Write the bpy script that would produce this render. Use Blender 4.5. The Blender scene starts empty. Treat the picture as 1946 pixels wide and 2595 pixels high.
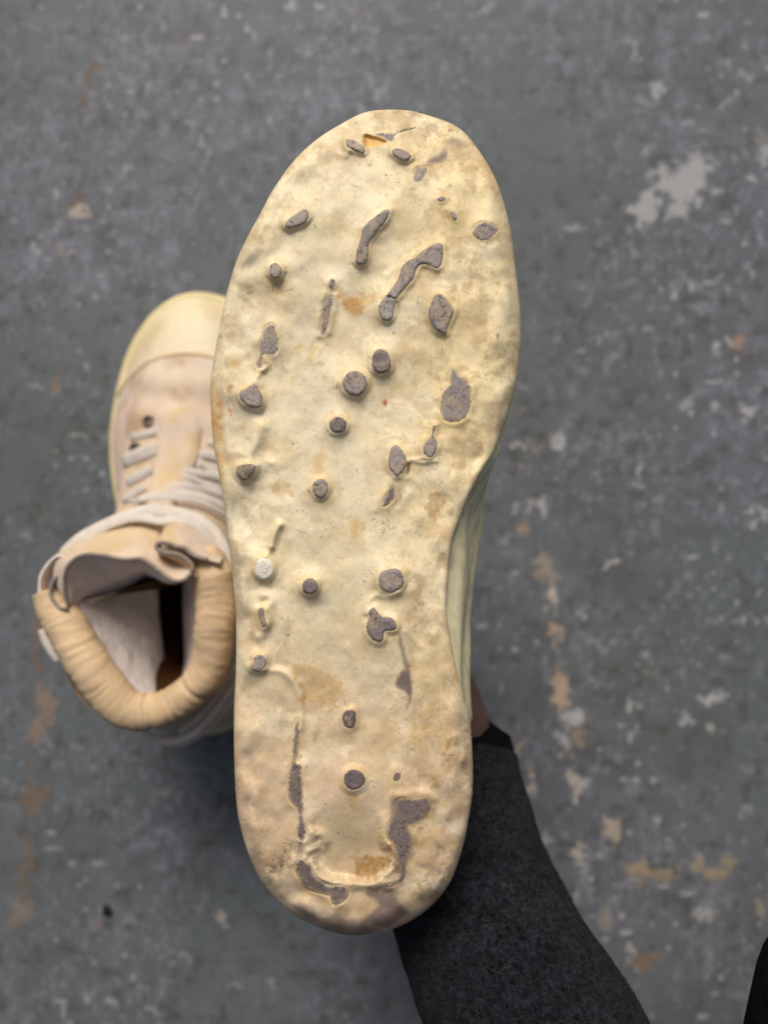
import bpy, bmesh, math, random
import numpy as np
from mathutils import Vector, Matrix, geometry
from mathutils.bvhtree import BVHTree

# ------------------------------------------------------------------ camera, light, exposure
CX, CY, F = 973.0, 1297.5, 1950.0            # photograph's centre and focal length in its own pixels
CAMZ, D0 = 0.53, 0.28                        # camera height over the floor; distance to the held sole
SZ = CAMZ - D0                               # height of the held sole over the floor
sc = bpy.context.scene
COL = sc.collection
cam_d = bpy.data.cameras.new('camera')
cam = bpy.data.objects.new('camera', cam_d); COL.objects.link(cam)
cam.location = (0, 0, CAMZ); cam.rotation_euler = (0, 0, 0)
cam_d.sensor_fit = 'VERTICAL'; cam_d.sensor_height = 34.6
cam_d.lens = 34.6 * F / 2595.0
cam_d.clip_start = 0.01; cam_d.clip_end = 100
cam_d.dof.use_dof = True
cam_d.dof.focus_distance = D0 + 0.002
cam_d.dof.aperture_fstop = cam_d.lens / 5.2   # an opening of about 5 mm
sc.camera = cam

SUN_EL, SUN_AZ = math.radians(42), math.radians(-8)     # from the top of the picture, a little left
w = bpy.data.worlds.new('World'); sc.world = w; w.use_nodes = True
nt = w.node_tree
bg = nt.nodes['Background']
sky = nt.nodes.new('ShaderNodeTexSky'); sky.sky_type = 'NISHITA'; sky.sun_disc = False
sky.sun_elevation = SUN_EL; sky.sun_rotation = SUN_AZ
sky.air_density = 1.0; sky.dust_density = 6.0; sky.ozone_density = 1.0
nt.links.new(sky.outputs[0], bg.inputs[0]); bg.inputs[1].default_value = 0.066
sl = bpy.data.lights.new('sun', 'SUN'); sl.energy = 1.95; sl.angle = math.radians(22); sl.color = (1, 0.95, 0.88)
sun = bpy.data.objects.new('sun', sl); COL.objects.link(sun); sun.location = (0, 0, 3)
sdir = Vector((math.sin(SUN_AZ) * math.cos(SUN_EL), math.cos(SUN_AZ) * math.cos(SUN_EL), math.sin(SUN_EL)))
sun.rotation_euler = sdir.to_track_quat('Z', 'Y').to_euler()
sc.view_settings.view_transform = 'Standard'; sc.view_settings.look = 'None'
sc.view_settings.gamma = 1.0; sc.view_settings.exposure = 0.27
sc.view_settings.use_curve_mapping = False
sc.cycles.use_denoising = True

# ------------------------------------------------------------------ helpers
def lin(r, g, b):
    f = lambda c: (c / 255 / 12.92) if c / 255 <= 0.04045 else ((c / 255 + 0.055) / 1.055) ** 2.4
    return np.array([f(r), f(g), f(b)])

def unproj(px, py, z):
    d = CAMZ - z
    return Vector(((px - CX) / F * d, (CY - py) / F * d, z))

_rs = np.random.RandomState(7)
_tab = _rs.rand(512, 512)
def vnoise(x, y, seed=0):
    x = np.asarray(x, float) + seed * 37.31; y = np.asarray(y, float) + seed * 91.77
    xi = np.floor(x).astype(int); yi = np.floor(y).astype(int)
    fx = x - xi; fy = y - yi
    fx = fx * fx * fx * (fx * (fx * 6 - 15) + 10); fy = fy * fy * fy * (fy * (fy * 6 - 15) + 10)
    a = _tab[xi % 512, yi % 512]; b = _tab[(xi + 1) % 512, yi % 512]
    c = _tab[xi % 512, (yi + 1) % 512]; d = _tab[(xi + 1) % 512, (yi + 1) % 512]
    return (a * (1 - fx) + b * fx) * (1 - fy) + (c * (1 - fx) + d * fx) * fy
def fbm(x, y, seed=0, octv=4, gain=0.5):
    s = 0; amp = 1; tot = 0
    for k in range(octv):
        c, q = math.cos(k * 1.1), math.sin(k * 1.1)
        s = s + amp * vnoise((x * c - y * q) * 2 ** k, (x * q + y * c) * 2 ** k, seed + k * 13)
        tot += amp; amp *= gain
    return s / tot
def sstep(a, b, x):
    t = np.clip((x - a) / (b - a), 0, 1); return t * t * (3 - 2 * t)
def mixc(col, c2, a):
    return col * (1 - a[..., None]) + np.asarray(c2) * a[..., None]

def crspline(pts, n, closed=True):
    P = np.asarray(pts, float); m = len(P)
    out = []
    segs = m if closed else m - 1
    for i in range(segs):
        if closed:
            p0, p1, p2, p3 = P[(i - 1) % m], P[i], P[(i + 1) % m], P[(i + 2) % m]
        else:
            p0, p1, p2, p3 = P[max(i - 1, 0)], P[i], P[i + 1], P[min(i + 2, m - 1)]
        for k in range(n):
            t = k / n
            out.append(0.5 * ((2 * p1) + (-p0 + p2) * t + (2 * p0 - 5 * p1 + 4 * p2 - p3) * t * t + (-p0 + 3 * p1 - 3 * p2 + p3) * t ** 3))
    if not closed: out.append(P[-1])
    return np.array(out)
def resample(P, step, closed=True):
    Q = np.vstack([P, P[:1]]) if closed else P
    L = np.concatenate([[0], np.cumsum(np.linalg.norm(np.diff(Q, axis=0), axis=1))])
    n = max(int(round(L[-1] / step)), 3)
    s = np.linspace(0, L[-1], n + 1)
    if closed: s = s[:-1]
    return np.stack([np.interp(s, L, Q[:, k]) for k in range(Q.shape[1])], 1)
def inside(poly, X, Y):
    r = np.zeros(X.shape, bool)
    x0, y0 = poly[-1]
    for x1, y1 in poly:
        c = (y1 > Y) != (y0 > Y)
        if y1 != y0:
            r ^= c & (X < (x0 - x1) * (Y - y1) / (y0 - y1) + x1)
        x0, y0 = x1, y1
    return r
def sdist(poly, X, Y, closed=True):
    """distance to a polyline"""
    d = np.full(X.shape, 1e9)
    n = len(poly)
    for i in range(n if closed else n - 1):
        ax, ay = poly[i]; bx, by = poly[(i + 1) % n]
        vx, vy = bx - ax, by - ay; L = vx * vx + vy * vy + 1e-12
        t = np.clip(((X - ax) * vx + (Y - ay) * vy) / L, 0, 1)
        d = np.minimum(d, (X - ax - t * vx) ** 2 + (Y - ay - t * vy) ** 2)
    return np.sqrt(d)

def mesh_np(name, V, faces, mat, parent=None, col=None, smooth=True, link=True):
    me = bpy.data.meshes.new(name)
    V = np.asarray(V, np.float32)
    if isinstance(faces, np.ndarray):
        nf, k = faces.shape
        me.vertices.add(len(V)); me.vertices.foreach_set('co', V.ravel())
        me.loops.add(nf * k); me.loops.foreach_set('vertex_index', faces.ravel().astype(np.int32))
        me.polygons.add(nf); me.polygons.foreach_set('loop_start', np.arange(0, nf * k, k, dtype=np.int32))
        me.update(calc_edges=True); me.validate()
    else:
        me.from_pydata([tuple(map(float, v)) for v in V], [], faces)
    if col is not None:
        a = me.attributes.new('tint', 'FLOAT_COLOR', 'POINT')
        c = np.ones((len(V), 4), np.float32); c[:, :3] = col
        a.data.foreach_set('color', c.ravel())
    if smooth:
        me.polygons.foreach_set('use_smooth', np.ones(len(me.polygons), bool))
    me.materials.append(mat)
    o = bpy.data.objects.new(name, me)
    COL.objects.link(o)
    if parent is not None: o.parent = parent
    return o
def grid_faces(nr, nc, wrap=False):
    r = np.arange(nr - 1)[:, None]; c = np.arange(nc if wrap else nc - 1)[None, :]
    c2 = (c + 1) % nc
    a = r * nc + c; b = r * nc + c2; d = (r + 1) * nc + c; e = (r + 1) * nc + c2
    return np.stack([a, b, e, d], -1).reshape(-1, 4)
def tag(o, label=None, cat=None, group=None, kind=None):
    if label: o['label'] = label
    if cat: o['category'] = cat
    if group: o['group'] = group
    if kind: o['kind'] = kind
    return o
def empty(name, loc=(0, 0, 0)):
    o = bpy.data.objects.new(name, None); COL.objects.link(o); o.location = loc
    o.empty_display_size = 0.02
    return o

# ------------------------------------------------------------------ materials
def material(name, base=None, rough=0.6, attr=False, n1=None, n2=None, bump=None, spec=0.4, sheen=0.0, sss=0.0, pits=None):
    """n1/n2 = (scale, detail, dark colour factor lo, hi) multiply the colour; bump = list of (scale, strength, distance)"""
    m = bpy.data.materials.new(name); m.use_nodes = True
    t = m.node_tree; N = t.nodes; Lk = t.links
    b = N['Principled BSDF']
    b.inputs['Roughness'].default_value = rough
    b.inputs['Specular IOR Level'].default_value = spec
    if sheen:
        b.inputs['Sheen Weight'].default_value = sheen; b.inputs['Sheen Roughness'].default_value = 0.5
    if sss:
        b.inputs['Subsurface Weight'].default_value = sss
        b.inputs['Subsurface Radius'].default_value = (0.6, 0.4, 0.2)
        b.inputs['Subsurface Scale'].default_value = 0.004
    tc = N.new('ShaderNodeTexCoord')
    if attr:
        at = N.new('ShaderNodeAttribute'); at.attribute_name = 'tint'; c = at.outputs['Color']
    else:
        rgb = N.new('ShaderNodeRGB'); rgb.outputs[0].default_value = (*base, 1); c = rgb.outputs[0]
    for nn in (n1, n2):
        if nn is None: continue
        sca, det, lo, hi = nn
        no = N.new('ShaderNodeTexNoise'); no.inputs['Scale'].default_value = sca; no.inputs['Detail'].default_value = det
        Lk.new(tc.outputs['Object'], no.inputs['Vector'])
        mr = N.new('ShaderNodeMapRange'); mr.inputs[1].default_value = 0.3; mr.inputs[2].default_value = 0.7
        mr.inputs[3].default_value = lo; mr.inputs[4].default_value = hi
        Lk.new(no.outputs['Fac'], mr.inputs[0])
        mx = N.new('ShaderNodeMix'); mx.data_type = 'RGBA'; mx.blend_type = 'MULTIPLY'; mx.inputs[0].default_value = 1
        cb = N.new('ShaderNodeCombineColor')
        for k in range(3): Lk.new(mr.outputs[0], cb.inputs[k])
        Lk.new(c, mx.inputs[6]); Lk.new(cb.outputs[0], mx.inputs[7]); c = mx.outputs[2]
    if pits:
        sca, thr, pc = pits
        vo = N.new('ShaderNodeTexVoronoi'); vo.inputs['Scale'].default_value = sca; vo.inputs['Randomness'].default_value = 1
        Lk.new(tc.outputs['Object'], vo.inputs['Vector'])
        no = N.new('ShaderNodeTexNoise'); no.inputs['Scale'].default_value = sca * 0.23; no.inputs['Detail'].default_value = 3
        Lk.new(tc.outputs['Object'], no.inputs['Vector'])
        ad = N.new('ShaderNodeMath'); ad.operation = 'MULTIPLY_ADD'; ad.inputs[1].default_value = -0.9; ad.inputs[2].default_value = 0.45
        Lk.new(no.outputs['Fac'], ad.inputs[0])
        a2 = N.new('ShaderNodeMath'); a2.operation = 'ADD'; Lk.new(vo.outputs['Distance'], a2.inputs[0]); Lk.new(ad.outputs[0], a2.inputs[1])
        mr = N.new('ShaderNodeMapRange'); mr.inputs[1].default_value = thr; mr.inputs[2].default_value = thr + 0.12
        mr.inputs[3].default_value = 1; mr.inputs[4].default_value = 0
        Lk.new(a2.outputs[0], mr.inputs[0])
        mx = N.new('ShaderNodeMix'); mx.data_type = 'RGBA'; Lk.new(mr.outputs[0], mx.inputs[0])
        mx.inputs[7].default_value = (*pc, 1); Lk.new(c, mx.inputs[6]); c = mx.outputs[2]
    Lk.new(c, b.inputs['Base Color'])
    prev = None
    for (sca, st, dist) in (bump or []):
        no = N.new('ShaderNodeTexNoise'); no.inputs['Scale'].default_value = sca; no.inputs['Detail'].default_value = 5
        Lk.new(tc.outputs['Object'], no.inputs['Vector'])
        bm = N.new('ShaderNodeBump'); bm.inputs['Strength'].default_value = st; bm.inputs['Distance'].default_value = dist
        Lk.new(no.outputs['Fac'], bm.inputs['Height'])
        if prev: Lk.new(prev.outputs[0], bm.inputs['Normal'])
        prev = bm
    if prev: Lk.new(prev.outputs[0], b.inputs['Normal'])
    return m

M_sole = material('coated_rubber_sole', attr=True, rough=0.55, spec=0.35, n1=(900, 4, 0.96, 1.03), bump=[(700, 0.09, 0.0004), (2600, 0.1, 0.0001)])
M_stud = material('bare_grey_rubber', attr=True, rough=0.75, spec=0.25, n1=(1400, 4, 0.88, 1.12), bump=[(1300, 0.4, 0.0004), (4500, 0.25, 0.0002)], pits=(2300, 0.14, (0.05, 0.045, 0.045)))
M_rub = material('cream_rubber', base=lin(226, 210, 160), rough=0.5, spec=0.35, n1=(60, 5, 0.86, 1.05), n2=(600, 3, 0.95, 1.03), bump=[(120, 0.25, 0.001), (900, 0.15, 0.0003)])
M_wall = material('cream_rubber_wall', attr=True, rough=0.5, spec=0.35, n1=(300, 4, 0.92, 1.04), bump=[(500, 0.15, 0.0003)])
M_suede = material('stained_suede', attr=True, rough=0.85, spec=0.15, n1=(45, 5, 0.85, 1.06), n2=(1500, 3, 0.92, 1.05), bump=[(180, 0.3, 0.0015), (1800, 0.3, 0.0003)], sheen=0.15)
M_leather = material('tan_collar_leather', base=lin(214, 186, 148), rough=0.6, spec=0.3, n1=(70, 5, 0.80, 1.08), n2=(900, 3, 0.92, 1.05), bump=[(260, 0.3, 0.001)])
M_lining = material('lilac_grey_lining', base=lin(226, 216, 210), rough=0.85, spec=0.15, n1=(90, 4, 0.85, 1.05), bump=[(55, 0.7, 0.006), (1500, 0.3, 0.0003)])
M_rim = material('frayed_grey_binding', base=lin(150, 138, 128), rough=0.9, spec=0.1, n1=(700, 4, 0.7, 1.2), bump=[(1500, 0.5, 0.0005)])
M_insole = material('brown_insole', base=lin(70, 44, 20), rough=0.9, spec=0.1, n1=(120, 4, 0.8, 1.1))
M_lace = material('off_white_lace', base=lin(220, 211, 200), rough=0.9, spec=0.1, n1=(160, 4, 0.85, 1.05), n2=(2200, 2, 0.85, 1.06), bump=[(2200, 0.5, 0.0004)])
M_eye = material('dark_eyelet', base=lin(96, 88, 78), rough=0.5, spec=0.4, n1=(300, 3, 0.8, 1.1))
M_wool = material('black_wool', base=(0.0105, 0.0108, 0.0145), rough=0.95, spec=0.04, n1=(520, 8, 0.2, 2.1), n2=(150, 4, 0.6, 1.4), bump=[(1100, 0.8, 0.0012), (2600, 0.8, 0.0008)], sheen=0.03)
M_fuzz = material('wool_fibre', base=(0.045, 0.045, 0.052), rough=0.9, spec=0.1, n1=(300, 3, 0.5, 1.5))
M_hem = material('black_cuff_band', base=(0.004, 0.004, 0.0045), rough=0.9, spec=0.05, n1=(300, 3, 0.7, 1.2))
M_trouser = material('black_trouser_cloth', base=(0.008, 0.007, 0.006), rough=0.95, spec=0.05, n1=(300, 5, 0.5, 1.6), bump=[(500, 0.6, 0.002)])
M_skin = material('brown_skin', base=lin(106, 80, 72), rough=0.55, spec=0.3, n1=(120, 4, 0.88, 1.06), bump=[(900, 0.25, 0.0004)], sss=0.1)
M_nail = material('fingernail', base=lin(190, 150, 135), rough=0.35, spec=0.4, n1=(200, 2, 0.95, 1.03))
M_floor = material('worn_grey_floor_paint', attr=True, rough=0.55, spec=0.3, n1=(420, 5, 0.86, 1.12), n2=(70, 5, 0.96, 1.04), bump=[(150, 0.25, 0.001), (700, 0.3, 0.0004)])
M_crumb = material('black_crumb', base=(0.01, 0.01, 0.012), rough=0.7, spec=0.3, n1=(600, 3, 0.6, 1.5), bump=[(800, 0.6, 0.001)])

# ------------------------------------------------------------------ floor
def build_floor():
    gx = np.concatenate([[-4, -2.2, -1.3], np.arange(-0.75, -.3001, .005), np.arange(-0.3, 0.3001, 0.00125), np.arange(.305, .7501, .005), [1.3, 2.2, 4]])
    gy = np.concatenate([[-4, -2.2, -1.3], np.arange(-0.75, -.3851, .005), np.arange(-0.385, 0.3851, 0.00125), np.arange(.39, .7501, .005), [1.3, 2.2, 4]])
    X, Y = np.meshgrid(gx, gy)
    px = X / CAMZ * F + CX; py = CY - Y / CAMZ * F            # source pixels where the floor meets the lens
    base = np.broadcast_to(lin(102, 105, 111), X.shape + (3,)).copy()
    n = fbm(X * 60, Y * 60, 1, 5, 0.6)
    base *= (0.86 + 0.34 * (n - 0.3))[..., None]
    big = fbm(X * 7, Y * 7, 9, 3)
    base = mixc(base, lin(88, 90, 86), 0.45 * sstep(0.45, 0.75, big))
    base = mixc(base, lin(91, 100, 101), 0.5 * sstep(0.5, 0.7, fbm(X * 9 + 3, Y * 9, 12, 3)))
    # pale scuffs, short and drawn out, several sizes
    for sc_, th, amt, c, sd in ((90, .52, .18, (128, 130, 139), 21), (180, .54, .38, (140, 142, 153), 22), (320, .58, .42, (152, 154, 166), 23)):
        wx = X * sc_ + 1.5 * fbm(X * 30, Y * 30, sd + 5, 2); wy = Y * sc_ * 0.75
        base = mixc(base, lin(*c), amt * sstep(th, th + 0.24, fbm(wx, wy, sd, 3)) * sstep(0.36, 0.68, fbm(X * 14, Y * 14, sd + 40, 3)))
    for sc_, th, amt, c, sd in ((70, .54, .28, (76, 76, 70), 31), (125, .58, .5, (68, 66, 58), 32)):
        base = mixc(base, lin(*c), amt * sstep(th, th + 0.24, fbm(X * sc_, Y * sc_, sd, 3)))
    # tiny white paint flecks, thicker to the right
    fl = sstep(0.87, 0.95, vnoise(X * 190, Y * 190, 61)) * sstep(0.35, 0.7, fbm(X * 11, Y * 11, 62, 2) + 0.35 * X)
    base = mixc(base, lin(180, 179, 178), 0.55 * fl)
    wpx = px + 34 * (fbm(X * 170, Y * 170, 71, 5, .62) - 0.5) * 2; wpy = py + 34 * (fbm(X * 170, Y * 170, 72, 5, .62) - 0.5) * 2
    white, tan, rust, dark = lin(172, 171, 169), lin(156, 141, 118), lin(118, 91, 69), lin(66, 64, 58)
    och = lin(126, 102, 70)
    def poly(pts, c, a=0.9, soft=7):
        nonlocal base
        c = c * .54 + c.mean() * .40
        P = np.asarray(pts, float)
        m = (wpx > P[:, 0].min() - 20) & (wpx < P[:, 0].max() + 20) & (wpy > P[:, 1].min() - 20) & (wpy < P[:, 1].max() + 20)
        if not m.any(): return
        xx, yy = wpx[m], wpy[m]
        d = sdist(P, xx, yy); s = np.where(inside(P, xx, yy), d, -d)
        base[m] = mixc(base[m], c, a * sstep(-soft, soft, s))
    Z2 = lambda L: [(973 + x / 1.705, y / 1.705) for x, y in L]
    Z5 = lambda L: [(x / 2.02, 1500 + y / 2.02) for x, y in L]
    poly(Z2([(1060, 900), (1100, 850), (1150, 830), (1180, 770), (1150, 710), (1200, 730), (1260, 760), (1310, 700), (1290, 640), (1320, 660), (1340, 690), (1400, 690), (1440, 720), (1400, 760), (1380, 820), (1310, 880), (1300, 940), (1260, 955), (1230, 930), (1240, 880), (1250, 820), (1210, 810), (1170, 860), (1180, 920), (1160, 965), (1130, 945), (1100, 990), (1085, 940)]), white, 0.85)
    poly(Z5([(170, 500), (210, 470), (250, 530), (300, 540), (290, 600), (230, 700), (160, 800), (150, 720), (200, 620), (210, 560)]), lin(150, 118, 92), 0.85)
    poly(Z5([(150, 960), (130, 1030), (105, 1050), (120, 1120), (200, 1120), (270, 1040), (260, 990), (210, 1030), (165, 1010)]), och, 0.85)
    poly(Z5([(105, 1550), (160, 1560), (170, 1640), (120, 1690), (80, 1730), (40, 1690), (50, 1620), (90, 1610)]), lin(140, 118, 98), 0.75)
    poly(Z5([(105, 1210), (150, 1220), (160, 1400), (150, 1560), (100, 1560), (115, 1400)]), lin(122, 98, 72), 0.7)
    B = [  # x, y, rx, ry, colour, strength
        (1659, 226, 16, 22, white, .75), (1640, 262, 30, 10, white, .4), (1606, 114, 13, 18, white, .6), (1603, 141, 12, 10, white, .7), (1231, 29, 12, 10, white, .6), (1454, 578, 20, 16, white, .75),
        (1900, 452, 16, 11, white, .8), (1932, 393, 18, 24, white, .7), (1937, 346, 14, 20, tan, .7), (1867, 410, 12, 10, white, .6), (1775, 372, 12, 10, white, .5), (1640, 385, 10, 12, white, .6), (1885, 190, 14, 10, white, .5), (1840, 258, 12, 14, white, .4), (1880, 55, 14, 8, white, .4),
        (1809, 878, 13, 13, white, .85), (1874, 869, 24, 15, lin(170, 130, 92), .85), (1852, 866, 8, 7, white, .8), (1416, 1118, 20, 12, white, .85), (1310, 1122, 12, 9, white, .7), (1341, 1118, 8, 8, white, .7), (1352, 1140, 14, 12, tan, .6), (1328, 1185, 10, 14, tan, .5),
        (1818, 1033, 15, 12, white, .85), (1897, 1037, 26, 12, white, .85), (1736, 1022, 16, 11, white, .55), (1366, 1280, 19, 15, white, .85), (1312, 1285, 15, 13, white, .75), (1304, 1304, 9, 8, white, .7), (1328, 1332, 16, 15, lin(168, 128, 72), .85), (1622, 1202, 12, 12, white, .75), (1616, 1231, 10, 9, white, .5), (1910, 1325, 14, 13, white, .8), (1935, 1300, 12, 16, white, .7), (1548, 1424, 15, 12, white, .75), (1560, 900, 8, 8, white, .5), (1558, 847, 10, 12, white, .7), (1333, 741, 10, 9, white, .7), (1318, 975, 9, 9, white, .4), (1325, 1040, 12, 12, tan, .5),
        (1386, 1443, 28, 36, tan, .9), (1364, 1452, 12, 20, lin(160, 124, 88), .9), (1394, 1508, 14, 26, lin(196, 178, 150), .85), (1403, 1555, 7, 10, white, .5), (1405, 1602, 18, 16, lin(180, 150, 106), .9), (1418, 1640, 8, 30, tan, .85), (1421, 1708, 18, 30, lin(176, 142, 96), .95), (1424, 1762, 22, 40, lin(190, 160, 118), .95), (1452, 1818, 34, 20, white, .95), (1424, 1870, 18, 24, white, .9), (1470, 1868, 18, 22, lin(160, 136, 96), .7), (1440, 1915, 9, 16, tan, .6), (1448, 2000, 11, 40, lin(196, 182, 156), .8), (1464, 2165, 15, 22, lin(192, 182, 162), .8), (1478, 2215, 8, 24, white, .5),
        (1557, 2108, 18, 28, lin(180, 160, 122), .85), (1545, 2090, 10, 12, white, .5), (1620, 2200, 20, 28, lin(168, 140, 92), .9), (1645, 2222, 22, 12, lin(160, 132, 88), .8), (1685, 2210, 26, 13, lin(160, 134, 90), .85), (1768, 2186, 14, 24, lin(166, 142, 98), .8), (1800, 2214, 34, 18, lin(168, 140, 94), .9), (1845, 2190, 16, 22, lin(160, 136, 92), .85), (1800, 1772, 28, 14, white, .85), (1794, 1840, 13, 16, white, .75), (1737, 1821, 10, 14, white, .75), (1792, 2318, 16, 22, white, .7), (1924, 2307, 11, 18, tan, .8), (1760, 2268, 8, 9, tan, .6), (1594, 2408, 16, 18, lin(190, 180, 165), .6), (1634, 2437, 40, 20, lin(140, 108, 74), .85), (1540, 2330, 14, 42, tan, .6), (1318, 1905, 8, 22, lin(190, 160, 130), .8), (1345, 1978, 9, 36, lin(186, 172, 150), .8), (1263, 1750, 11, 24, tan, .7), (1246, 1684, 8, 8, tan, .6), (1211, 1612, 10, 11, lin(110, 86, 50), .8),
        (1640, 1662, 12, 12, white, .5), (1655, 1700, 10, 10, tan, .6), (1462, 1552, 14, 12, white, .75), (1930, 1508, 9, 12, white, .6), (1870, 1573, 8, 8, white, .7), (1904, 1573, 8, 8, white, .7), (1945, 1575, 8, 8, white, .7), (1815, 1575, 12, 12, white, .5), (1600, 1795, 10, 10, white, .6), (1664, 2083, 12, 8, white, .7), (1884, 2040, 8, 30, white, .4), (1548, 1422, 10, 8, white, .6), (1805, 1770, 30, 13, white, .6), (1715, 2540, 8, 10, tan, .6), (1755, 2425, 8, 8, white, .5),
        (237, 53, 11, 15, rust, .85), (237, 111, 9, 14, rust, .85), (237, 82, 4, 14, dark, .7), (233, 180, 13, 22, rust, .9), (232, 212, 9, 20, rust, .85), (222, 262, 11, 20, rust, .85), (219, 285, 6, 10, rust, .7), (469, 88, 6, 22, rust, .8), (480, 150, 4, 60, dark, .8), (76, 94, 16, 12, rust, .5), (199, 508, 13, 22, rust, .85), (206, 531, 16, 11, lin(190, 170, 140), .85), (172, 535, 7, 6, tan, .5), (154, 634, 9, 7, tan, .8), (160, 590, 10, 7, dark, .6), (912, 35, 16, 10, rust, .6), (990, 268, 14, 10, rust, .4), (1242, 140, 16, 10, och, .35),
        (139, 985, 14, 26, lin(150, 116, 84), .85), (148, 945, 8, 16, lin(130, 104, 76), .7), (112, 1310, 10, 14, och, .5), (104, 1290, 7, 9, dark, .6), (99, 1600, 13, 56, lin(130, 98, 78), .8), (94, 1690, 10, 30, lin(128, 94, 74), .8), (77, 1928, 9, 12, rust, .8), (80, 1790, 6, 8, rust, .6), (3, 2045, 10, 18, rust, .6), (71, 2085, 5, 7, rust, .7), (559, 2322, 17, 13, lin(176, 160, 150), .85), (565, 2340, 7, 12, lin(170, 160, 150), .6), (240, 2335, 24, 12, lin(136, 112, 104), .6), (363, 2188, 8, 6, och, .6), (408, 2012, 18, 12, lin(150, 138, 130), .6), (395, 2018, 8, 8, och, .5), (447, 2210, 10, 12, dark, .7), (144, 2218, 7, 6, dark, .7), (277, 1936, 14, 12, dark, .6), (572, 2062, 6, 10, white, .5), (474, 2430, 8, 10, white, .5), (100, 2130, 14, 30, lin(92, 86, 62), .6), (595, 2495, 9, 8, white, .5), (690, 2497, 14, 8, white, .4), (82, 2200, 10, 40, lin(92, 86, 62), .4), (15, 2205, 8, 16, lin(80, 74, 50), .6)]
    rr = random.Random(5)
    for _ in range(55):                       # small unlisted flecks, mostly on the right as in the photograph
        x = 1946 * (1 - rr.random() ** 1.6) ; y = rr.uniform(0, 2595); r = rr.uniform(3.5, 8)
        B.append((x, y, r * rr.uniform(.8, 1.5), r, rr.choice([white, white, lin(165, 168, 182), tan]), rr.uniform(.2, .5)))
    for x, y, rx, ry, c, a in B:
        m = (np.abs(wpx - x) < rx * 1.6 + 4) & (np.abs(wpy - y) < ry * 1.6 + 4)
        if not m.any(): continue
        c = c * .54 + c.mean() * .40
        q = np.sqrt(((wpx[m] - x) / rx) ** 2 + ((wpy[m] - y) / ry) ** 2)
        base[m] = mixc(base[m], c, a * (1 - sstep(0.6, 1.3, q)))
    far = sstep(.5, .72, np.maximum(np.abs(X), np.abs(Y)))
    base = base * (1 - far[..., None]) + base[300:400, 250:400].mean((0, 1)) * far[..., None]
    Z = np.zeros_like(X); Z += 0.0003 * (fbm(X * 30, Y * 30, 80, 3) - 0.5) * ((np.abs(X) < .31) & (np.abs(Y) < .4))
    V = np.stack([X, Y, Z], -1).reshape(-1, 3)
    o = mesh_np('floor', V, grid_faces(len(gy), len(gx)), M_floor, col=base.reshape(-1, 3))
    return tag(o, kind='structure')
build_floor()

# ------------------------------------------------------------------ the held boot: traced sole
LEFT = [(922, 284.7), (861.7, 316), (816, 343), (771, 380), (732, 422), (708, 458), (687, 488), (663, 536), (632.6, 590.6), (611.5, 633), (596, 669), (581, 723), (572, 754), (554, 845), (542, 911), (533, 977), (534.6, 1031.5), (539, 1107), (549, 1170), (557, 1210), (569, 1286), (580, 1376), (589, 1451), (598, 1557), (599, 1640), (597.5, 1722), (594, 1776), (593, 1871), (595, 1953), (600, 2040), (608, 2089), (625.6, 2152.5), (653, 2216), (681, 2259), (722, 2302), (770, 2332), (820.5, 2355), (871, 2369)]
RIGHT = [(1051, 282), (1111, 300), (1165, 325), (1201, 364.5), (1237.6, 419), (1262, 470), (1283, 539), (1295, 590.6), (1305, 672), (1314, 750), (1318, 790), (1319, 851), (1314, 926), (1301, 1001), (1283, 1062), (1265, 1110), (1246, 1155), (1226.7, 1183), (1208.6, 1216), (1187.5, 1255.5), (1169.5, 1300.7), (1154, 1343), (1144, 1376), (1138, 1421), (1133, 1481.5), (1130, 1542), (1136, 1587), (1142, 1620), (1151, 1668), (1162, 1722), (1173, 1763), (1186, 1793), (1191, 1822), (1194, 1860), (1197, 1912), (1198.5, 1966), (1195.6, 2026), (1187, 2076.6), (1176.6, 2132), (1161, 2185), (1141, 2236), (1111, 2276.6), (1078, 2309.5), (1027, 2342), (976.6, 2360), (926, 2369)]
ARCH = [(1283, 1062), (1268, 1116), (1258, 1160), (1245, 1210), (1233, 1249.5), (1224, 1276.6), (1219, 1331), (1214.7, 1391), (1208.7, 1451), (1199.6, 1527), (1192, 1587), (1188.5, 1650), (1186, 1722), (1187, 1780), (1191, 1822)]
outline = crspline([(985, 277.5)] + RIGHT + [(898, 2371)] + LEFT[::-1], 10)
outline = resample(outline, 5)
for _ in range(22): outline = .25 * np.roll(outline, 1, 0) + .5 * outline + .25 * np.roll(outline, -1, 0)
outline_s = resample(outline, 12)

ZA = lambda L: [(500 + x / 3.318, 250 + y / 3.318) for x, y in L]
ZB = lambda L: [(900 + x / 3.318, 250 + y / 3.318) for x, y in L]
ZC = lambda L: [(500 + x / 3.318, 700 + y / 3.318) for x, y in L]
ZD = lambda L: [(900 + x / 3.318, 700 + y / 3.318) for x, y in L]
ZE = lambda L: [(500 + x / 3.318, 1150 + y / 3.318) for x, y in L]
ZF = lambda L: [(850 + x / 3.318, 1150 + y / 3.318) for x, y in L]
ZG = lambda L: [(550 + x / 3.6867, 1600 + y / 3.6867) for x, y in L]
ZH = lambda L: [(850 + x / 3.6867, 1600 + y / 3.6867) for x, y in L]
ZI = lambda L: [(580 + x / 3.95, 1950 + y / 3.95) for x, y in L]
ZJ = lambda L: [(850 + x / 3.95, 1950 + y / 3.95) for x, y in L]
def ell(x, y, rx, ry, n=12, wob=0.05, sd=1):
    r = random.Random(sd)
    return [(x + rx * math.cos(2 * math.pi * k / n) * (1 + r.uniform(-wob, wob)), y + ry * math.sin(2 * math.pi * k / n) * (1 + r.uniform(-wob, wob))) for k in range(n)]

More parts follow.
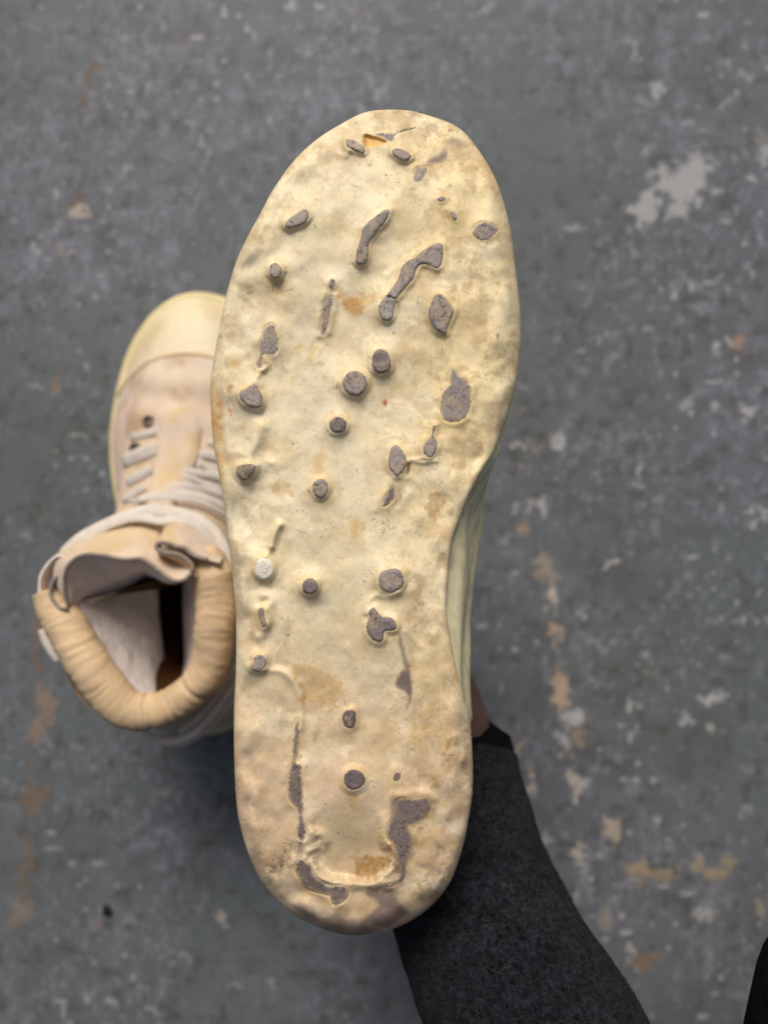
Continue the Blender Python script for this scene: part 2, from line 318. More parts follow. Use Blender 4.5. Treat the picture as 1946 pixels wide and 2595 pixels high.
# outline, pedestal height mm, reach of its foot px, cap height mm, tint
GREY, DGREY, LGREY = (156, 145, 139), (130, 119, 116), (172, 161, 152)
WHITE = (232, 226, 208)
STUDS = [
    (ZA([(1255, 345), (1300, 340), (1345, 365), (1395, 400), (1412, 440), (1385, 452), (1330, 440), (1275, 415), (1250, 390)]), 1.6, 10, .8, LGREY),
    (ZA([(735, 1065), (765, 1010), (830, 965), (880, 932), (915, 925), (938, 955), (938, 1000), (900, 1050), (830, 1080), (765, 1090)]), 1.5, 9, .8, LGREY),
    (ZA([(1615, 935), (1570, 940), (1500, 985), (1430, 1040), (1390, 1090), (1375, 1150), (1345, 1250), (1325, 1350), (1340, 1390), (1385, 1398), (1430, 1365), (1445, 1290), (1450, 1205), (1520, 1110), (1580, 1040), (1612, 980)]), 1.5, 9, .8, GREY),
    (ZA(ell(658, 1447, 57, 68, sd=2)), 1.9, 9, .8, LGREY),
    (ZA(ell(1135, 1548, 33, 43, sd=3)), 1.0, 8, .5, DGREY),
    (ZB([(160, 290), (215, 283), (270, 293), (330, 283), (370, 255), (430, 243), (500, 228), (505, 240), (440, 264), (385, 280), (345, 304), (325, 350), (285, 362), (240, 332), (190, 312)]), .5, 12, .35, GREY),
    (ZB([(308, 440), (325, 420), (370, 415), (430, 440), (475, 480), (450, 515), (400, 520), (340, 490), (310, 465)]), 1.8, 9, .8, GREY),
    (ZB([(485, 650), (500, 600), (550, 570), (600, 568), (608, 600), (590, 650), (550, 690), (510, 705), (485, 690)]), .6, 14, .3, GREY),
    (ZB([(680, 845), (730, 815), (755, 825), (760, 850), (720, 865)]), .9, 9, .4, GREY),
    (ZB([(795, 945), (820, 940), (850, 965), (858, 1020), (835, 1020), (805, 985)]), .8, 9, .4, GREY),
    (ZB([(985, 1120), (1020, 1060), (1080, 1038), (1150, 1045), (1195, 1080), (1195, 1120), (1150, 1165), (1080, 1195), (1020, 1170)]), .8, 14, .5, GREY),
    (ZB([(735, 1225), (690, 1215), (630, 1240), (560, 1280), (520, 1320), (430, 1365), (390, 1410), (370, 1480), (330, 1560), (262, 1648), (300, 1662), (345, 1680), (360, 1663), (420, 1590), (490, 1510), (520, 1430), (560, 1390), (620, 1400), (680, 1430), (715, 1415), (740, 1350), (742, 1280)]), 1.3, 11, .7, GREY),
    (ZD([(262, 162), (300, 172), (330, 190), (335, 250), (318, 345), (270, 378), (215, 348), (192, 290), (205, 225)]), 1.6, 9, .8, LGREY),
    (ZD([(690, 148), (660, 165), (640, 220), (615, 280), (618, 350), (650, 420), (700, 465), (760, 485), (775, 440), (795, 390), (830, 310), (825, 270), (780, 205), (735, 160)]), 1.4, 11, .8, GREY),
    (ZD([(140, 710), (150, 650), (190, 612), (235, 615), (280, 650), (302, 720), (298, 770), (270, 805), (215, 822), (170, 800), (140, 760)]), 1.9, 10, .9, DGREY),
    (ZC(ell(1325, 900, 107, 107, 16, sd=4, wob=.02)), 2.0, 10, .9, GREY),
    (ZD([(830, 765), (800, 790), (792, 850), (795, 905), (740, 965), (712, 1040), (715, 1130), (740, 1200), (800, 1228), (860, 1225), (925, 1190), (965, 1110), (975, 1020), (970, 940), (930, 860), (870, 835), (850, 800)]), .9, 13, .5, GREY),
    (ZD([(650, 1255), (680, 1252), (668, 1300), (662, 1345), (690, 1390), (690, 1450), (660, 1510), (620, 1528), (580, 1490), (565, 1440), (590, 1390), (635, 1345), (645, 1290)]), 1.3, 10, .6, GREY),
    (ZD([(340, 1413), (300, 1440), (285, 1500), (275, 1570)]) + ZF([(450, 120), (490, 175), (515, 192), (545, 175), (595, 110), (603, 50)]) + ZD([(415, 1490), (380, 1440)]), 1.6, 10, .8, GREY),
    (ZF([(485, 270), (440, 330), (400, 410), (400, 440), (440, 430), (480, 390), (500, 340), (495, 290)]), .8, 13, .4, DGREY),
    (ZC([(615, 398), (575, 430), (545, 500), (520, 570), (520, 650), (500, 720), (505, 765), (545, 770), (550, 720), (555, 670), (610, 655), (650, 655), (685, 590), (685, 510), (660, 440), (640, 405)]), 1.0, 13, .5, GREY),
    (ZC([(480, 905), (430, 930), (370, 965), (352, 1000), (380, 1060), (430, 1095), (500, 1110), (545, 1090), (548, 1010), (520, 950), (505, 910)]), 1.9, 9, .9, GREY),
    (ZC(ell(1182, 1250, 75, 71, sd=5)), 1.7, 9, .8, DGREY),
    (ZC([(1125, 160), (1080, 220), (1050, 320), (1040, 440), (1055, 495), (1095, 430), (1120, 320), (1143, 220)]), .3, 16, .15, (150, 136, 124)),
    (ZE([(325, 140), (340, 95), (400, 88), (470, 92), (500, 100), (480, 150), (430, 215), (380, 225), (340, 190)]), 1.7, 10, .7, (150, 136, 122)),
    (ZE(ell(1035, 290, 69, 84, sd=6)), 1.6, 9, .8, GREY),
    (ZE(ell(563, 968, 81, 94, sd=7, wob=.02)), 2.0, 9, .5, WHITE),
    (ZE(ell(948, 1115, 73, 73, sd=8)), 2.6, 8, .8, DGREY),
    (ZE([(510, 1310), (540, 1290), (565, 1305), (565, 1360), (590, 1440), (550, 1460), (525, 1400)]), 1.5, 10, .6, (150, 134, 118)),
    (ZG([(350, 240), (385, 215), (440, 225), (465, 270), (450, 340), (400, 375), (340, 370), (312, 330), (340, 280)]), 1.9, 10, .8, LGREY),
    (ZF([(360, 1050), (380, 995), (440, 970), (510, 962), (560, 1000), (580, 1070), (550, 1130), (470, 1170), (400, 1150), (365, 1110)]), 1.6, 9, .8, GREY),
    (ZF([(300, 1300), (325, 1292), (350, 1320), (395, 1365), (470, 1380), (515, 1440), (500, 1480), (430, 1490), (410, 1510), (405, 1560), (370, 1585), (310, 1560), (265, 1500), (258, 1430), (285, 1370), (275, 1335)]), 1.5, 11, .8, DGREY),
    (ZG([(1165, 820), (1185, 750), (1240, 730), (1290, 740), (1302, 810), (1290, 880), (1245, 910), (1195, 890)]), 1.3, 10, .7, (112, 100, 97)),
    (ZG([(1180, 1390), (1200, 1325), (1260, 1287), (1330, 1300), (1380, 1350), (1385, 1400), (1340, 1460), (1280, 1485), (1210, 1460)]), 1.8, 12, .7, (112, 100, 99)),
    (ZH([(535, 1370), (560, 1310), (600, 1315), (612, 1345), (590, 1400), (550, 1410)]), .9, 18, .3, (120, 104, 100)),
    (ZG([(758, 810), (735, 850), (715, 960), (705, 1090), (690, 1230), (655, 1380)]) + ZI([(580, 150), (600, 300), (680, 400), (690, 500), (675, 640), (690, 700), (715, 715), (760, 715), (775, 650), (800, 620), (775, 560), (755, 480), (745, 380), (755, 250), (740, 120)]) + ZG([(800, 1350), (795, 1240), (740, 1215), (760, 1130), (775, 950), (775, 850)]), .7, 9, .3, (128, 114, 108)),
    (ZI([(660, 930), (700, 895), (760, 890), (775, 920), (830, 960), (860, 1050), (950, 1130), (1050, 1160), (1170, 1160), (1200, 1220), (1170, 1300), (1080, 1360), (1030, 1340), (1000, 1270), (880, 1230), (740, 1160), (690, 1080), (660, 1000)]), 1.0, 12, .6, (122, 110, 106)),
    (ZJ([(600, 330), (630, 290), (700, 280), (800, 300), (890, 272), (945, 310), (950, 380), (900, 460), (800, 520), (720, 570), (760, 650), (760, 720), (730, 870), (700, 1000), (680, 1090), (620, 1140), (575, 1165), (490, 1182), (580, 1110), (640, 1060), (640, 980), (600, 860), (590, 760), (500, 690), (520, 600), (515, 540), (580, 460), (600, 390)]), .8, 12, .3, (120, 106, 104)),
]
# soft-edged places where the coat is worn to the grey rubber: outline, edge softness px, strength
SOFT = [
    (ZB([(600, 548), (630, 512), (690, 480), (745, 440), (780, 432), (772, 500), (730, 530), (660, 545)]), 7, .85),
    (ZB([(770, 350), (820, 335), (870, 360), (910, 400), (880, 412), (840, 382), (790, 378)]), 9, .55),
    (ZB([(300, 105), (380, 108), (350, 128), (310, 125)]), 6, .5), (ZB([(450, 112), (530, 120), (540, 145), (490, 145)]), 6, .6),
    (ZB([(780, 265), (805, 265), (800, 285), (785, 285)]), 3, .8),
    (ZH([(585, 20), (612, 50), (650, 200), (695, 350), (715, 560), (690, 690), (665, 720), (680, 600), (640, 340), (615, 220)]), 5, .75),
    (ZH([(615, 365), (660, 370), (700, 440), (712, 560), (690, 595), (640, 560), (570, 510), (570, 470)]), 6, .95),
    (ZJ([(340, 1210), (500, 1180), (575, 1160), (580, 1230), (650, 1350), (740, 1440), (600, 1560), (400, 1600), (250, 1600), (280, 1500), (400, 1400), (425, 1330), (330, 1260)]), 9, .9),
    (ZJ([(560, 1180), (650, 1120), (640, 1300), (700, 1420), (560, 1500), (480, 1400)]), 16, .6),
    (ZI([(640, 1360), (760, 1370), (900, 1470), (1050, 1460), (1150, 1490), (1320, 1540), (1500, 1600), (1300, 1665), (1100, 1640), (900, 1570), (720, 1470)]), 12, .85),
    (ZI([(1060, 1330), (1120, 1340), (1130, 1500), (1050, 1500)]), 10, .6),
    (ZJ([(560, 290), (640, 260), (800, 290), (930, 250), (975, 330), (960, 420), (860, 510), (740, 580), (790, 700), (740, 900), (700, 1080), (640, 1130), (620, 900), (560, 700)]), 9, .8),
    (ZJ([(790, 920), (850, 925), (1000, 965), (1090, 1025), (1060, 1040), (950, 995), (820, 975)]), 7, .5),
    (ZD([(880, 1280), (1010, 1240), (1050, 1260), (960, 1330), (900, 1310)]), 14, .35),
    (ZD([(1180, 480), (1200, 480), (1205, 515), (1185, 520)]), 3, .9),
    (ZH([(1160, 1230), (1220, 1180), (1240, 1240), (1190, 1290)]), 9, .6), (ZH([(1090, 820), (1180, 800), (1180, 880), (1120, 900)]), 14, .35),
    (ZG([(185, 1380), (200, 1380), (195, 1500), (185, 1500)]), 4, .5),
    (ZC([(1060, 170), (1150, 150), (1140, 330), (1110, 480), (1040, 520), (1030, 400)]), 8, .35),
    (ZF([(470, 200), (540, 180), (560, 330), (520, 420), (470, 440), (380, 460), (400, 400)]), 9, .35),
    (ZI([(640, 880), (740, 880), (740, 720), (700, 720), (690, 830)]), 4, .6),
]
STAIN = [  # outline, softness, colour, strength, raggedness
    (ZC([(1195, 130), (1300, 150), (1400, 150), (1500, 160), (1510, 200), (1420, 250), (1400, 300), (1330, 320), (1260, 280), (1200, 230)]), 12, (204, 160, 92), .7, 12),
    (ZC([(1260, 200), (1350, 190), (1380, 280), (1320, 315), (1270, 280)]), 12, (188, 130, 62), .65, 12),
    (ZC([(112, 900), (150, 980), (200, 1020), (220, 1100), (205, 1350), (190, 1480), (140, 1430), (118, 1200)]), 16, (204, 156, 86), .85, 8),
    (ZE([(160, 0), (215, 0), (215, 160), (205, 220), (175, 150)]), 12, (212, 164, 100), .7, 6),
    (ZC([(260, 690), (300, 690), (330, 750), (300, 780), (270, 740)]), 7, (220, 176, 100), .6, 8), (ZC([(265, 1080), (300, 1130), (280, 1170)]), 4, (206, 132, 50), .7, 5), (ZC([(250, 960), (260, 920), (310, 900), (300, 940), (270, 985)]), 3, (180, 120, 60), .6, 6),
    (ZC([(945, 570), (1000, 560), (1020, 620), (1000, 710), (940, 740), (925, 660)]), 6, (206, 178, 122), .75, 10), (ZC([(1030, 690), (1080, 700), (1060, 760), (1020, 760)]), 6, (196, 160, 112), .6, 8),
    (ZC([(840, 570), (880, 590), (860, 615), (830, 600)]), 4, (226, 190, 100), .8, 4), (ZD([(240, 1040), (262, 1040), (258, 1075), (238, 1085)]), 3, (166, 72, 36), .9, 4),
    (ZC([(1090, 1180), (1180, 1150), (1290, 1190), (1320, 1280), (1230, 1260), (1120, 1260)]), 9, (210, 172, 112), .5, 14), (ZC([(990, 1540), (1060, 1480), (1080, 1500), (1040, 1659), (980, 1659)]), 8, (214, 180, 126), .5, 12),
    (ZE([(600, 280), (720, 230), (800, 290), (790, 350), (700, 360), (640, 340)]), 9, (206, 172, 116), .65, 14), (ZE([(990, 0), (1050, 0), (1040, 150), (1000, 160)]), 8, (218, 178, 124), .6, 8), (ZE([(940, 190), (1110, 180), (1170, 300), (1150, 410), (1030, 440)]), 14, (206, 180, 128), .4, 16),
    (ZF([(80, 530), (180, 540), (240, 600), (190, 690), (120, 700), (130, 620)]), 9, (206, 166, 106), .6, 14),
    (ZF([(805, 320), (850, 320), (905, 390), (870, 470), (860, 530), (770, 520), (780, 430)]), 5, (186, 148, 98), .7, 12), (ZF([(760, 540), (900, 640), (910, 690), (760, 680)]), 12, (206, 176, 126), .5, 14), (ZF([(600, 60), (630, 80), (615, 140), (600, 190), (595, 140)]), 3, (150, 90, 40), .85, 5), (ZF([(530, 340), (570, 360), (555, 390)]), 3, (150, 96, 50), .7, 5),
    (ZG([(660, 300), (780, 310), (900, 330), (960, 390), (1080, 400), (1070, 470), (1150, 460), (1165, 570), (1130, 650), (1040, 740), (900, 710), (800, 660), (770, 520)]), 5, (196, 164, 112), .7, 18), (ZG([(770, 500), (820, 540), (840, 640), (800, 700), (790, 600)]), 5, (186, 134, 76), .6, 8),
    (ZG([(1040, 410), (1090, 410), (1080, 460), (1040, 450)]), 3, (192, 152, 98), .5, 6), (ZG([(880, 940), (970, 950), (930, 1020)]), 7, (150, 126, 90), .5, 10),
    (ZI([(1250, 850), (1290, 830), (1340, 880), (1450, 870), (1590, 850), (1610, 930), (1500, 1030), (1380, 1110), (1260, 1050), (1280, 950)]), 6, (160, 122, 66), .8, 12),
    (ZI([(1200, 280), (1290, 260), (1280, 380), (1230, 450), (1210, 400)]), 6, (196, 158, 98), .6, 10),
    (ZJ([(960, 80), (1030, 60), (1050, 150), (1000, 220), (960, 160)]), 9, (150, 122, 62), .5, 14), (ZJ([(520, 740), (580, 760), (640, 960), (630, 1030), (560, 1030), (590, 960)]), 6, (176, 126, 66), .7, 10),
    (ZB([(850, 540), (1000, 570), (1030, 600), (930, 620), (860, 590)]), 6, (176, 150, 96), .65, 14), (ZB([(930, 690), (970, 680), (1010, 780), (960, 760)]), 5, (180, 152, 104), .6, 12), (ZB([(830, 600), (880, 620), (920, 660), (900, 670)]), 5, (196, 186, 158), .6, 10), (ZB([(690, 300), (750, 290), (740, 330), (690, 330)]), 6, (190, 158, 106), .5, 12),
    (ZB([(800, 1180), (920, 1160), (960, 1230), (900, 1330), (800, 1300)]), 9, (196, 172, 120), .6, 18), (ZB([(1170, 1210), (1240, 1200), (1220, 1310), (1180, 1290)]), 7, (192, 166, 116), .5, 10), (ZB([(540, 370), (680, 370), (640, 430), (560, 420)]), 8, (204, 178, 124), .5, 18),
    (ZB([(360, 760), (420, 720), (450, 900), (370, 960)]), 16, (206, 182, 130), .55, 22), (ZB([(380, 960), (900, 900), (980, 1000), (840, 1120), (400, 1180)]), 30, (212, 188, 138), .5, 26),
    (ZD([(420, 80), (620, 20), (640, 60), (500, 160), (440, 140)]), 12, (204, 178, 124), .55, 18), (ZD([(400, 560), (560, 480), (640, 640), (480, 700), (340, 690)]), 24, (208, 178, 124), .4, 26), (ZD([(980, 500), (1080, 490), (1100, 560), (1000, 560)]), 10, (196, 164, 120), .5, 14),
    (ZA([(1060, 970), (1240, 960), (1260, 1080), (1160, 1140), (1060, 1080)]), 14, (212, 190, 138), .55, 22), (ZA([(980, 400), (1040, 390), (1010, 470)]), 7, (176, 156, 124), .5, 14), (ZA([(1080, 480), (1180, 440), (1210, 480), (1110, 580), (1070, 660)]), 9, (180, 160, 124), .5, 18), (ZA([(840, 640), (930, 580), (940, 640), (860, 690)]), 12, (194, 178, 146), .55, 14), (ZA([(1020, 700), (1100, 660), (1090, 720), (1030, 760)]), 8, (206, 176, 128), .5, 10), (ZA([(690, 900), (760, 890), (730, 960)]), 7, (214, 166, 110), .5, 8), (ZA([(540, 1540), (700, 1500), (760, 1600), (600, 1659)]), 14, (212, 180, 124), .5, 16),
    (ZH([(380, 760), (560, 900), (620, 1160), (420, 1180)]), 30, (196, 168, 116), .45, 26), (ZH([(700, 60), (1040, 60), (1120, 500), (900, 640), (740, 480)]), 34, (208, 182, 130), .5, 30), (ZH([(1030, 900), (1150, 880), (1200, 1000), (1080, 1140), (960, 1120)]), 14, (190, 152, 100), .5, 18), (ZH([(760, 760), (1100, 740), (1040, 1000), (760, 1000)]), 30, (202, 172, 118), .45, 26),
    (ZI([(400, 960), (500, 940), (620, 760), (600, 860), (510, 1010), (420, 1080)]), 8, (120, 104, 84), .6, 16), (ZI([(820, 640), (950, 420), (1100, 480), (1500, 500), (1560, 640), (1300, 760), (1000, 960), (860, 900)]), 30, (196, 182, 146), .45, 20),
    (ZI([(250, 800), (290, 830), (270, 900), (245, 860)]), 9, (140, 126, 112), .5, 12),
]
# raised folds and lips of the coat: path, height mm, half-width px ; negative = furrow
RIDGE = [
    (ZC([(540, 1270), (505, 1340), (480, 1420), (430, 1500)]) + ZE([(430, 30), (410, 110)]), 2.6, 22), (ZE([(690, 600), (660, 650), (640, 710), (625, 770)]), 2.4, 11), (ZE([(620, 800), (580, 860)]), .6, 6),
    (ZC([(540, 800), (500, 850), (480, 890)]), .9, 8), (ZC([(560, 680), (600, 740), (570, 780)]), .7, 7), (ZE([(560, 1190), (610, 1200), (620, 1250), (590, 1300), (600, 1400), (560, 1500), (520, 1540)]), 1.5, 14),
    (ZG([(440, 360), (530, 365), (620, 380), (700, 450), (750, 540), (780, 640), (790, 780), (785, 900)]), .9, 10), (ZG([(660, 400), (720, 520), (700, 700)]), .4, 14),
    (ZF([(370, 1170), (300, 1220), (265, 1280), (265, 1340)]), .7, 8), (ZF([(380, 1200), (470, 1200), (540, 1170)]), .7, 8), (ZF([(520, 1390), (560, 1450), (640, 1540), (700, 1620)]), .5, 10),
    (ZH([(640, 10), (670, 150), (690, 300)]), .5, 8), (ZI([(770, 720), (760, 840), (740, 890)]), .5, 9), (ZI([(690, 720), (660, 860), (640, 940)]), .5, 9),
    (ZI([(800, 820), (870, 790), (950, 800)]), .8, 9), (ZI([(860, 640), (930, 660), (960, 720)]), 2.2, 15), (ZI([(790, 960), (860, 1010), (900, 1070), (1000, 1110), (1150, 1130), (1300, 1150), (1420, 1165), (1540, 1130)]), .9, 9),
    (ZJ([(540, 760), (590, 840), (600, 960), (560, 1010), (480, 1060), (430, 1110), (330, 1160)]), .8, 8), (ZJ([(480, 480), (490, 560), (470, 660), (520, 720)]), .5, 12), (ZJ([(600, 255), (760, 240), (900, 235), (990, 290)]), .6, 12),
    (ZC([(1060, 140), (1030, 320), (1020, 500)]), .4, 8), (ZC([(1160, 160), (1140, 330), (1110, 480)]), .4, 8), (ZC([(1040, 600), (990, 720)]), .35, 8),
    (ZA([(1250, 480), (1280, 430)]), .5, 8), (ZA([(1420, 470), (1445, 540)]), .5, 6), (ZA([(1390, 310), (1395, 390)]), .5, 6), (ZB([(480, 740), (465, 650), (480, 600)]), .35, 8),
    (ZA([(850, 1100), (860, 1260)]), .3, 12), (ZA([(610, 1170), (600, 1270)]), .25, 12), (ZA([(690, 1100), (760, 1110)]), -.4, 16), (ZA([(1590, 1480), (1659, 1440)]), .3, 8), (ZD([(270, 10), (190, 130), (180, 200)]), .35, 8),
    (ZF([(590, 80), (640, 60), (740, 75), (850, 60)]), .5, 6), (ZF([(600, 50), (700, 40), (800, 35)]), .4, 5), (ZF([(470, 220), (420, 320), (360, 400), (340, 470)]), .6, 10), (ZF([(560, 210), (640, 200), (690, 250)]), .4, 10), (ZF([(540, 460), (620, 330)]), .35, 10),
    (ZH([(1010, 1130), (1060, 1000)]), .4, 7), (ZH([(1080, 1130), (1130, 980)]), .35, 7), (ZH([(1190, 1210), (1225, 1080)]), .5, 8), (ZG([(230, 700), (280, 840), (330, 920)]), .6, 22), (ZG([(640, 1250), (625, 1400)]), .3, 6),
    (ZD([(830, 1340), (920, 1370), (1000, 1300)]), .4, 14), (ZD([(680, 1430), (760, 1440), (860, 1480)]), .3, 12), (ZE([(640, 80), (590, 60), (540, 0)]), .4, 8), (ZC([(600, 1500), (660, 1620)]), .3, 12), (ZE([(300, 530), (350, 700), (330, 800)]), .5, 20), (ZE([(250, 250), (275, 330)]), .4, 16),
]
SPECKS = [  # clusters of black dirt: centre, spread px, count
    (ZC([(455, 140)])[0], 9, 12), (ZC([(800, 1410)])[0], 10, 6), (ZC([(860, 1450)])[0], 6, 4), (ZE([(395, 355)])[0], 7, 6), (ZE([(550, 455)])[0], 8, 9), (ZE([(430, 315)])[0], 5, 4), (ZE([(870, 490)])[0], 9, 7), (ZF([(400, 620)])[0], 20, 26), (ZF([(440, 625)])[0], 9, 9), (ZF([(740, 910)])[0], 10, 6), (ZB([(240, 630)])[0], 8, 5), (ZA([(1300, 1290)])[0], 6, 9), (ZG([(640, 20)])[0], 12, 10), (ZI([(970, 210)])[0], 8, 4), (ZI([(960, 335)])[0], 4, 3), (ZI([(1050, 375)])[0], 4, 3), (ZI([(530, 930)])[0], 26, 90), (ZI([(590, 790)])[0], 14, 40), (ZI([(440, 1050)])[0], 16, 40), (ZH([(726, 1110)])[0], 5, 8), (ZH([(575, 880)])[0], 6, 6), (ZH([(385, 1420)])[0], 8, 8), (ZC([(1180, 930)])[0], 12, 26), (ZD([(640, 1610)])[0], 14, 8), (ZF([(1570 - 1162, 600)])[0], 24, 20), (ZE([(770, 1400)])[0], 14, 12), (ZE([(750, 1590)])[0], 16, 12), (ZF([(700, 1260)])[0], 16, 14), (ZC([(980, 1350)])[0], 14, 8), (ZC([(1060, 1300)])[0], 14, 12), (ZC([(1170, 1310)])[0], 14, 8), (ZD([(1205, 1290)])[0], 5, 4), (ZC([(190, 505)])[0], 6, 10), (ZA([(310, 1490)])[0], 6, 8), (ZB([(330, 680)])[0], 14, 8), (ZI([(1120, 640)])[0], 14, 14), (ZE([(1140, 570)])[0], 26, 20), (ZE([(1100, 640)])[0], 20, 12)]

RS = 1.6
rx = np.arange(500, 1352, RS); ry = np.arange(255, 2396, RS)
RX, RY = np.meshgrid(rx, ry)
def build_rasters():
    cxs = np.arange(490, 1372, 10.0); cys = np.arange(245, 2416, 10.0)
    Xc, Yc = np.meshgrid(cxs, cys)
    Dc = sdist(outline_s, Xc, Yc); Dc = np.where(inside(outline_s, Xc, Yc), Dc, -Dc)
    D = bil(Dc, cxs[0], cys[0], 10.0, RX, RY)
    # ---- relief in mm
    H = np.zeros_like(RX)
    H += 2.6 * (fbm(RX / 140, RY / 150, 3, 3) - 0.5)
    H += (0.38 + .5 * (1 - sstep(30, 190, D)) + .1 * sstep(980, 1150, RX)) * (fbm(RX / 62 + .8 * fbm(RX / 90, RY / 90, 17, 2), RY / 70, 4, 2) - 0.5) * 2
    H += 0.05 * (fbm(RX / 17, RY / 17, 5, 3) - 0.5) * 2
    H += 0.20 * (fbm(RX / 30, RY / 34, 15, 2) - 0.5) * 2 * sstep(.35, .65, fbm(RX / 110, RY / 110, 16, 2))
    rim = 1 - sstep(20, 150, D)
    H += rim * 4.2 * (fbm(RX / 74, RY / 92, 6, 2) - 0.5)
    H += rim * 0.2 * (fbm(RX / 26, RY / 26, 7, 2) - 0.5)
    heel = sstep(1850, 2100, RY)
    H += heel * rim * 2.6 * (fbm(RX / 66, RY / 80, 8, 2) - 0.5)
    H -= 2.2 * np.exp(-((RX - 900) / 190.) ** 2 - ((RY - 850) / 420.) ** 2)       # worn hollow of the forefoot
    H -= 1.2 * np.exp(-((RX - 880) / 150.) ** 2 - ((RY - 1760) / 200.) ** 2)
    # heel hollow with a lip
    hp = crspline(ZI([(800, 560), (870, 420), (1100, 300), (1400, 330), (1530, 470), (1540, 640), (1600, 800), (1640, 950), (1560, 1070), (1400, 1130), (1150, 1110), (960, 1070), (870, 1000), (830, 880), (850, 760)]), 6)
    hp = resample(hp, 6)
    d = sdist(hp, RX, RY); s = np.where(inside(hp, RX, RY), d, -d) + 16 * (fbm(RX / 20, RY / 20, 18, 3) - .5)
    H -= 2.3 * sstep(-4, 22, s) * sstep(2030, 2150, RY)
    H += .7 * np.exp(-((s + 12) / 12.) ** 2) * sstep(2090, 2170, RY)
    # torn pit at the toe
    pit = crspline(ZA([(1400, 300), (1480, 312), (1560, 335), (1600, 365), (1560, 392), (1480, 402), (1420, 412), (1392, 370)]), 6)
    d = sdist(pit, RX, RY); pit_s = np.where(inside(pit, RX, RY), d, -d)
    H -= 1.7 * sstep(-2, 8, pit_s)
    H -= 0.6 * np.exp(-((RX - 955) / 50.) ** 2 - ((RY - 392) / 30.) ** 2)
    for path, h, wd in RIDGE:
        P = resample(crspline(path, 6, False), 5, False)
        m = (RX > P[:, 0].min() - 4 * wd) & (RX < P[:, 0].max() + 4 * wd) & (RY > P[:, 1].min() - 4 * wd) & (RY < P[:, 1].max() + 4 * wd)
        H[m] += h * np.exp(-(sdist(P, RX[m], RY[m], False) / wd) ** 2)
    # ---- colour of the coat
    C = np.broadcast_to(lin(240, 226, 186), RX.shape + (3,)).copy()
    C = mixc(C, lin(234, 226, 196), 0.8 * np.exp(-((RX - 830) / 190.) ** 2 - ((RY - 1050) / 420.) ** 2) * sstep(.2, .6, fbm(RX / 70, RY / 70, 41, 3)))
    C = mixc(C, lin(240, 220, 166), 0.7 * sstep(950, 1150, RX) * (1 - sstep(1150, 1500, RY)))
    C = mixc(C, lin(204, 178, 150), 0.88 * sstep(1350, 2150, RY))
    n = fbm(RX / 60, RY / 60, 42, 5, .6)
    C = mixc(C, lin(222, 200, 154), 0.36 * sstep(.48, .78, n))
    C = mixc(C, lin(246, 236, 204), 0.5 * sstep(.52, .7, fbm(RX / 80, RY / 80, 43, 4)))
    C = mixc(C, lin(214, 206, 180), 0.3 * sstep(.56, .75, fbm(RX / 95 + 9, RY / 130, 44, 4)))
    # fine crackle and scuffing, strongest on the right and along the rim
    zone = np.clip(0.3 + 0.6 * sstep(900, 1150, RX) + 0.7 * sstep(1400, 1650, RY) * sstep(980, 1100, RX), 0, 1.25)
    cr = fbm(RX / 14, RY / 14, 45, 4, .65)
    C = mixc(C, lin(188, 158, 106), 0.58 * zone * sstep(.53, .66, cr) * sstep(.42, .6, fbm(RX / 55, RY / 55, 46, 3)))
    C = mixc(C, lin(176, 148, 104), .42 * sstep(1480, 1700, RY) * sstep(1000, 1090, RX) * (1 - sstep(1950, 2100, RY)) * sstep(.42, .62, fbm(RX / 24, RY / 30, 57, 5, .65)))
    C = mixc(C, lin(196, 178, 140), .5 * sstep(1990, 2060, RY) * np.exp(-((RX - 880) / 110.) ** 2 - ((RY - 2130) / 110.) ** 2))
    vein = 1 - np.abs(2 * fbm(RX / 26, RY / 26, 47, 3) - 1) * 14
    C = mixc(C, lin(246, 232, 186), 0.7 * zone * np.clip(vein, 0, 1) * sstep(.38, .56, fbm(RX / 60, RY / 60, 48, 3)))
    C = mixc(C, lin(164, 142, 110), .5 * rim * (.6 + .6 * (1 - sstep(330, 520, RY)) + .4 * sstep(2000, 2200, RY)) * sstep(.52, .7, fbm(RX / 34, RY / 34, 51, 4)))
    pep = vnoise(RX / 3.3, RY / 3.3, 52); C = mixc(C, lin(120, 100, 78), .4 * sstep(.86, .96, pep) * sstep(.4, .62, fbm(RX / 40, RY / 40, 53, 3)))
    hf = fbm(RX / 5.5, RY / 5.5, 63, 3, .7); C = C * (1 + .16 * (hf - .5) * (.5 + zone))[..., None]
    fib = 1 - np.abs(2 * fbm(RX / 40 + fbm(RX / 25, RY / 25, 64, 2), RY / 12, 65, 2) - 1) * 22; C = mixc(C, lin(150, 124, 90), .22 * np.clip(fib, 0, 1) * sstep(.5, .66, fbm(RX / 70, RY / 70, 66, 3)))
    C = C * np.array([.955, .935, .92])
    C = mixc(C, lin(190, 160, 116), .52 * sstep(.44, .68, fbm(RX / 44 + .6 * fbm(RX / 30, RY / 30, 58, 2), RY / 44, 59, 5, .62)) * np.clip(.35 + zone * .5 + rim * .5, 0, 1))
    wob = lambda amp, sd: (RX + amp * 2 * (fbm(RX / 16, RY / 16, sd, 4) - .5), RY + amp * 2 * (fbm(RX / 16, RY / 16, sd + 1, 4) - .5))
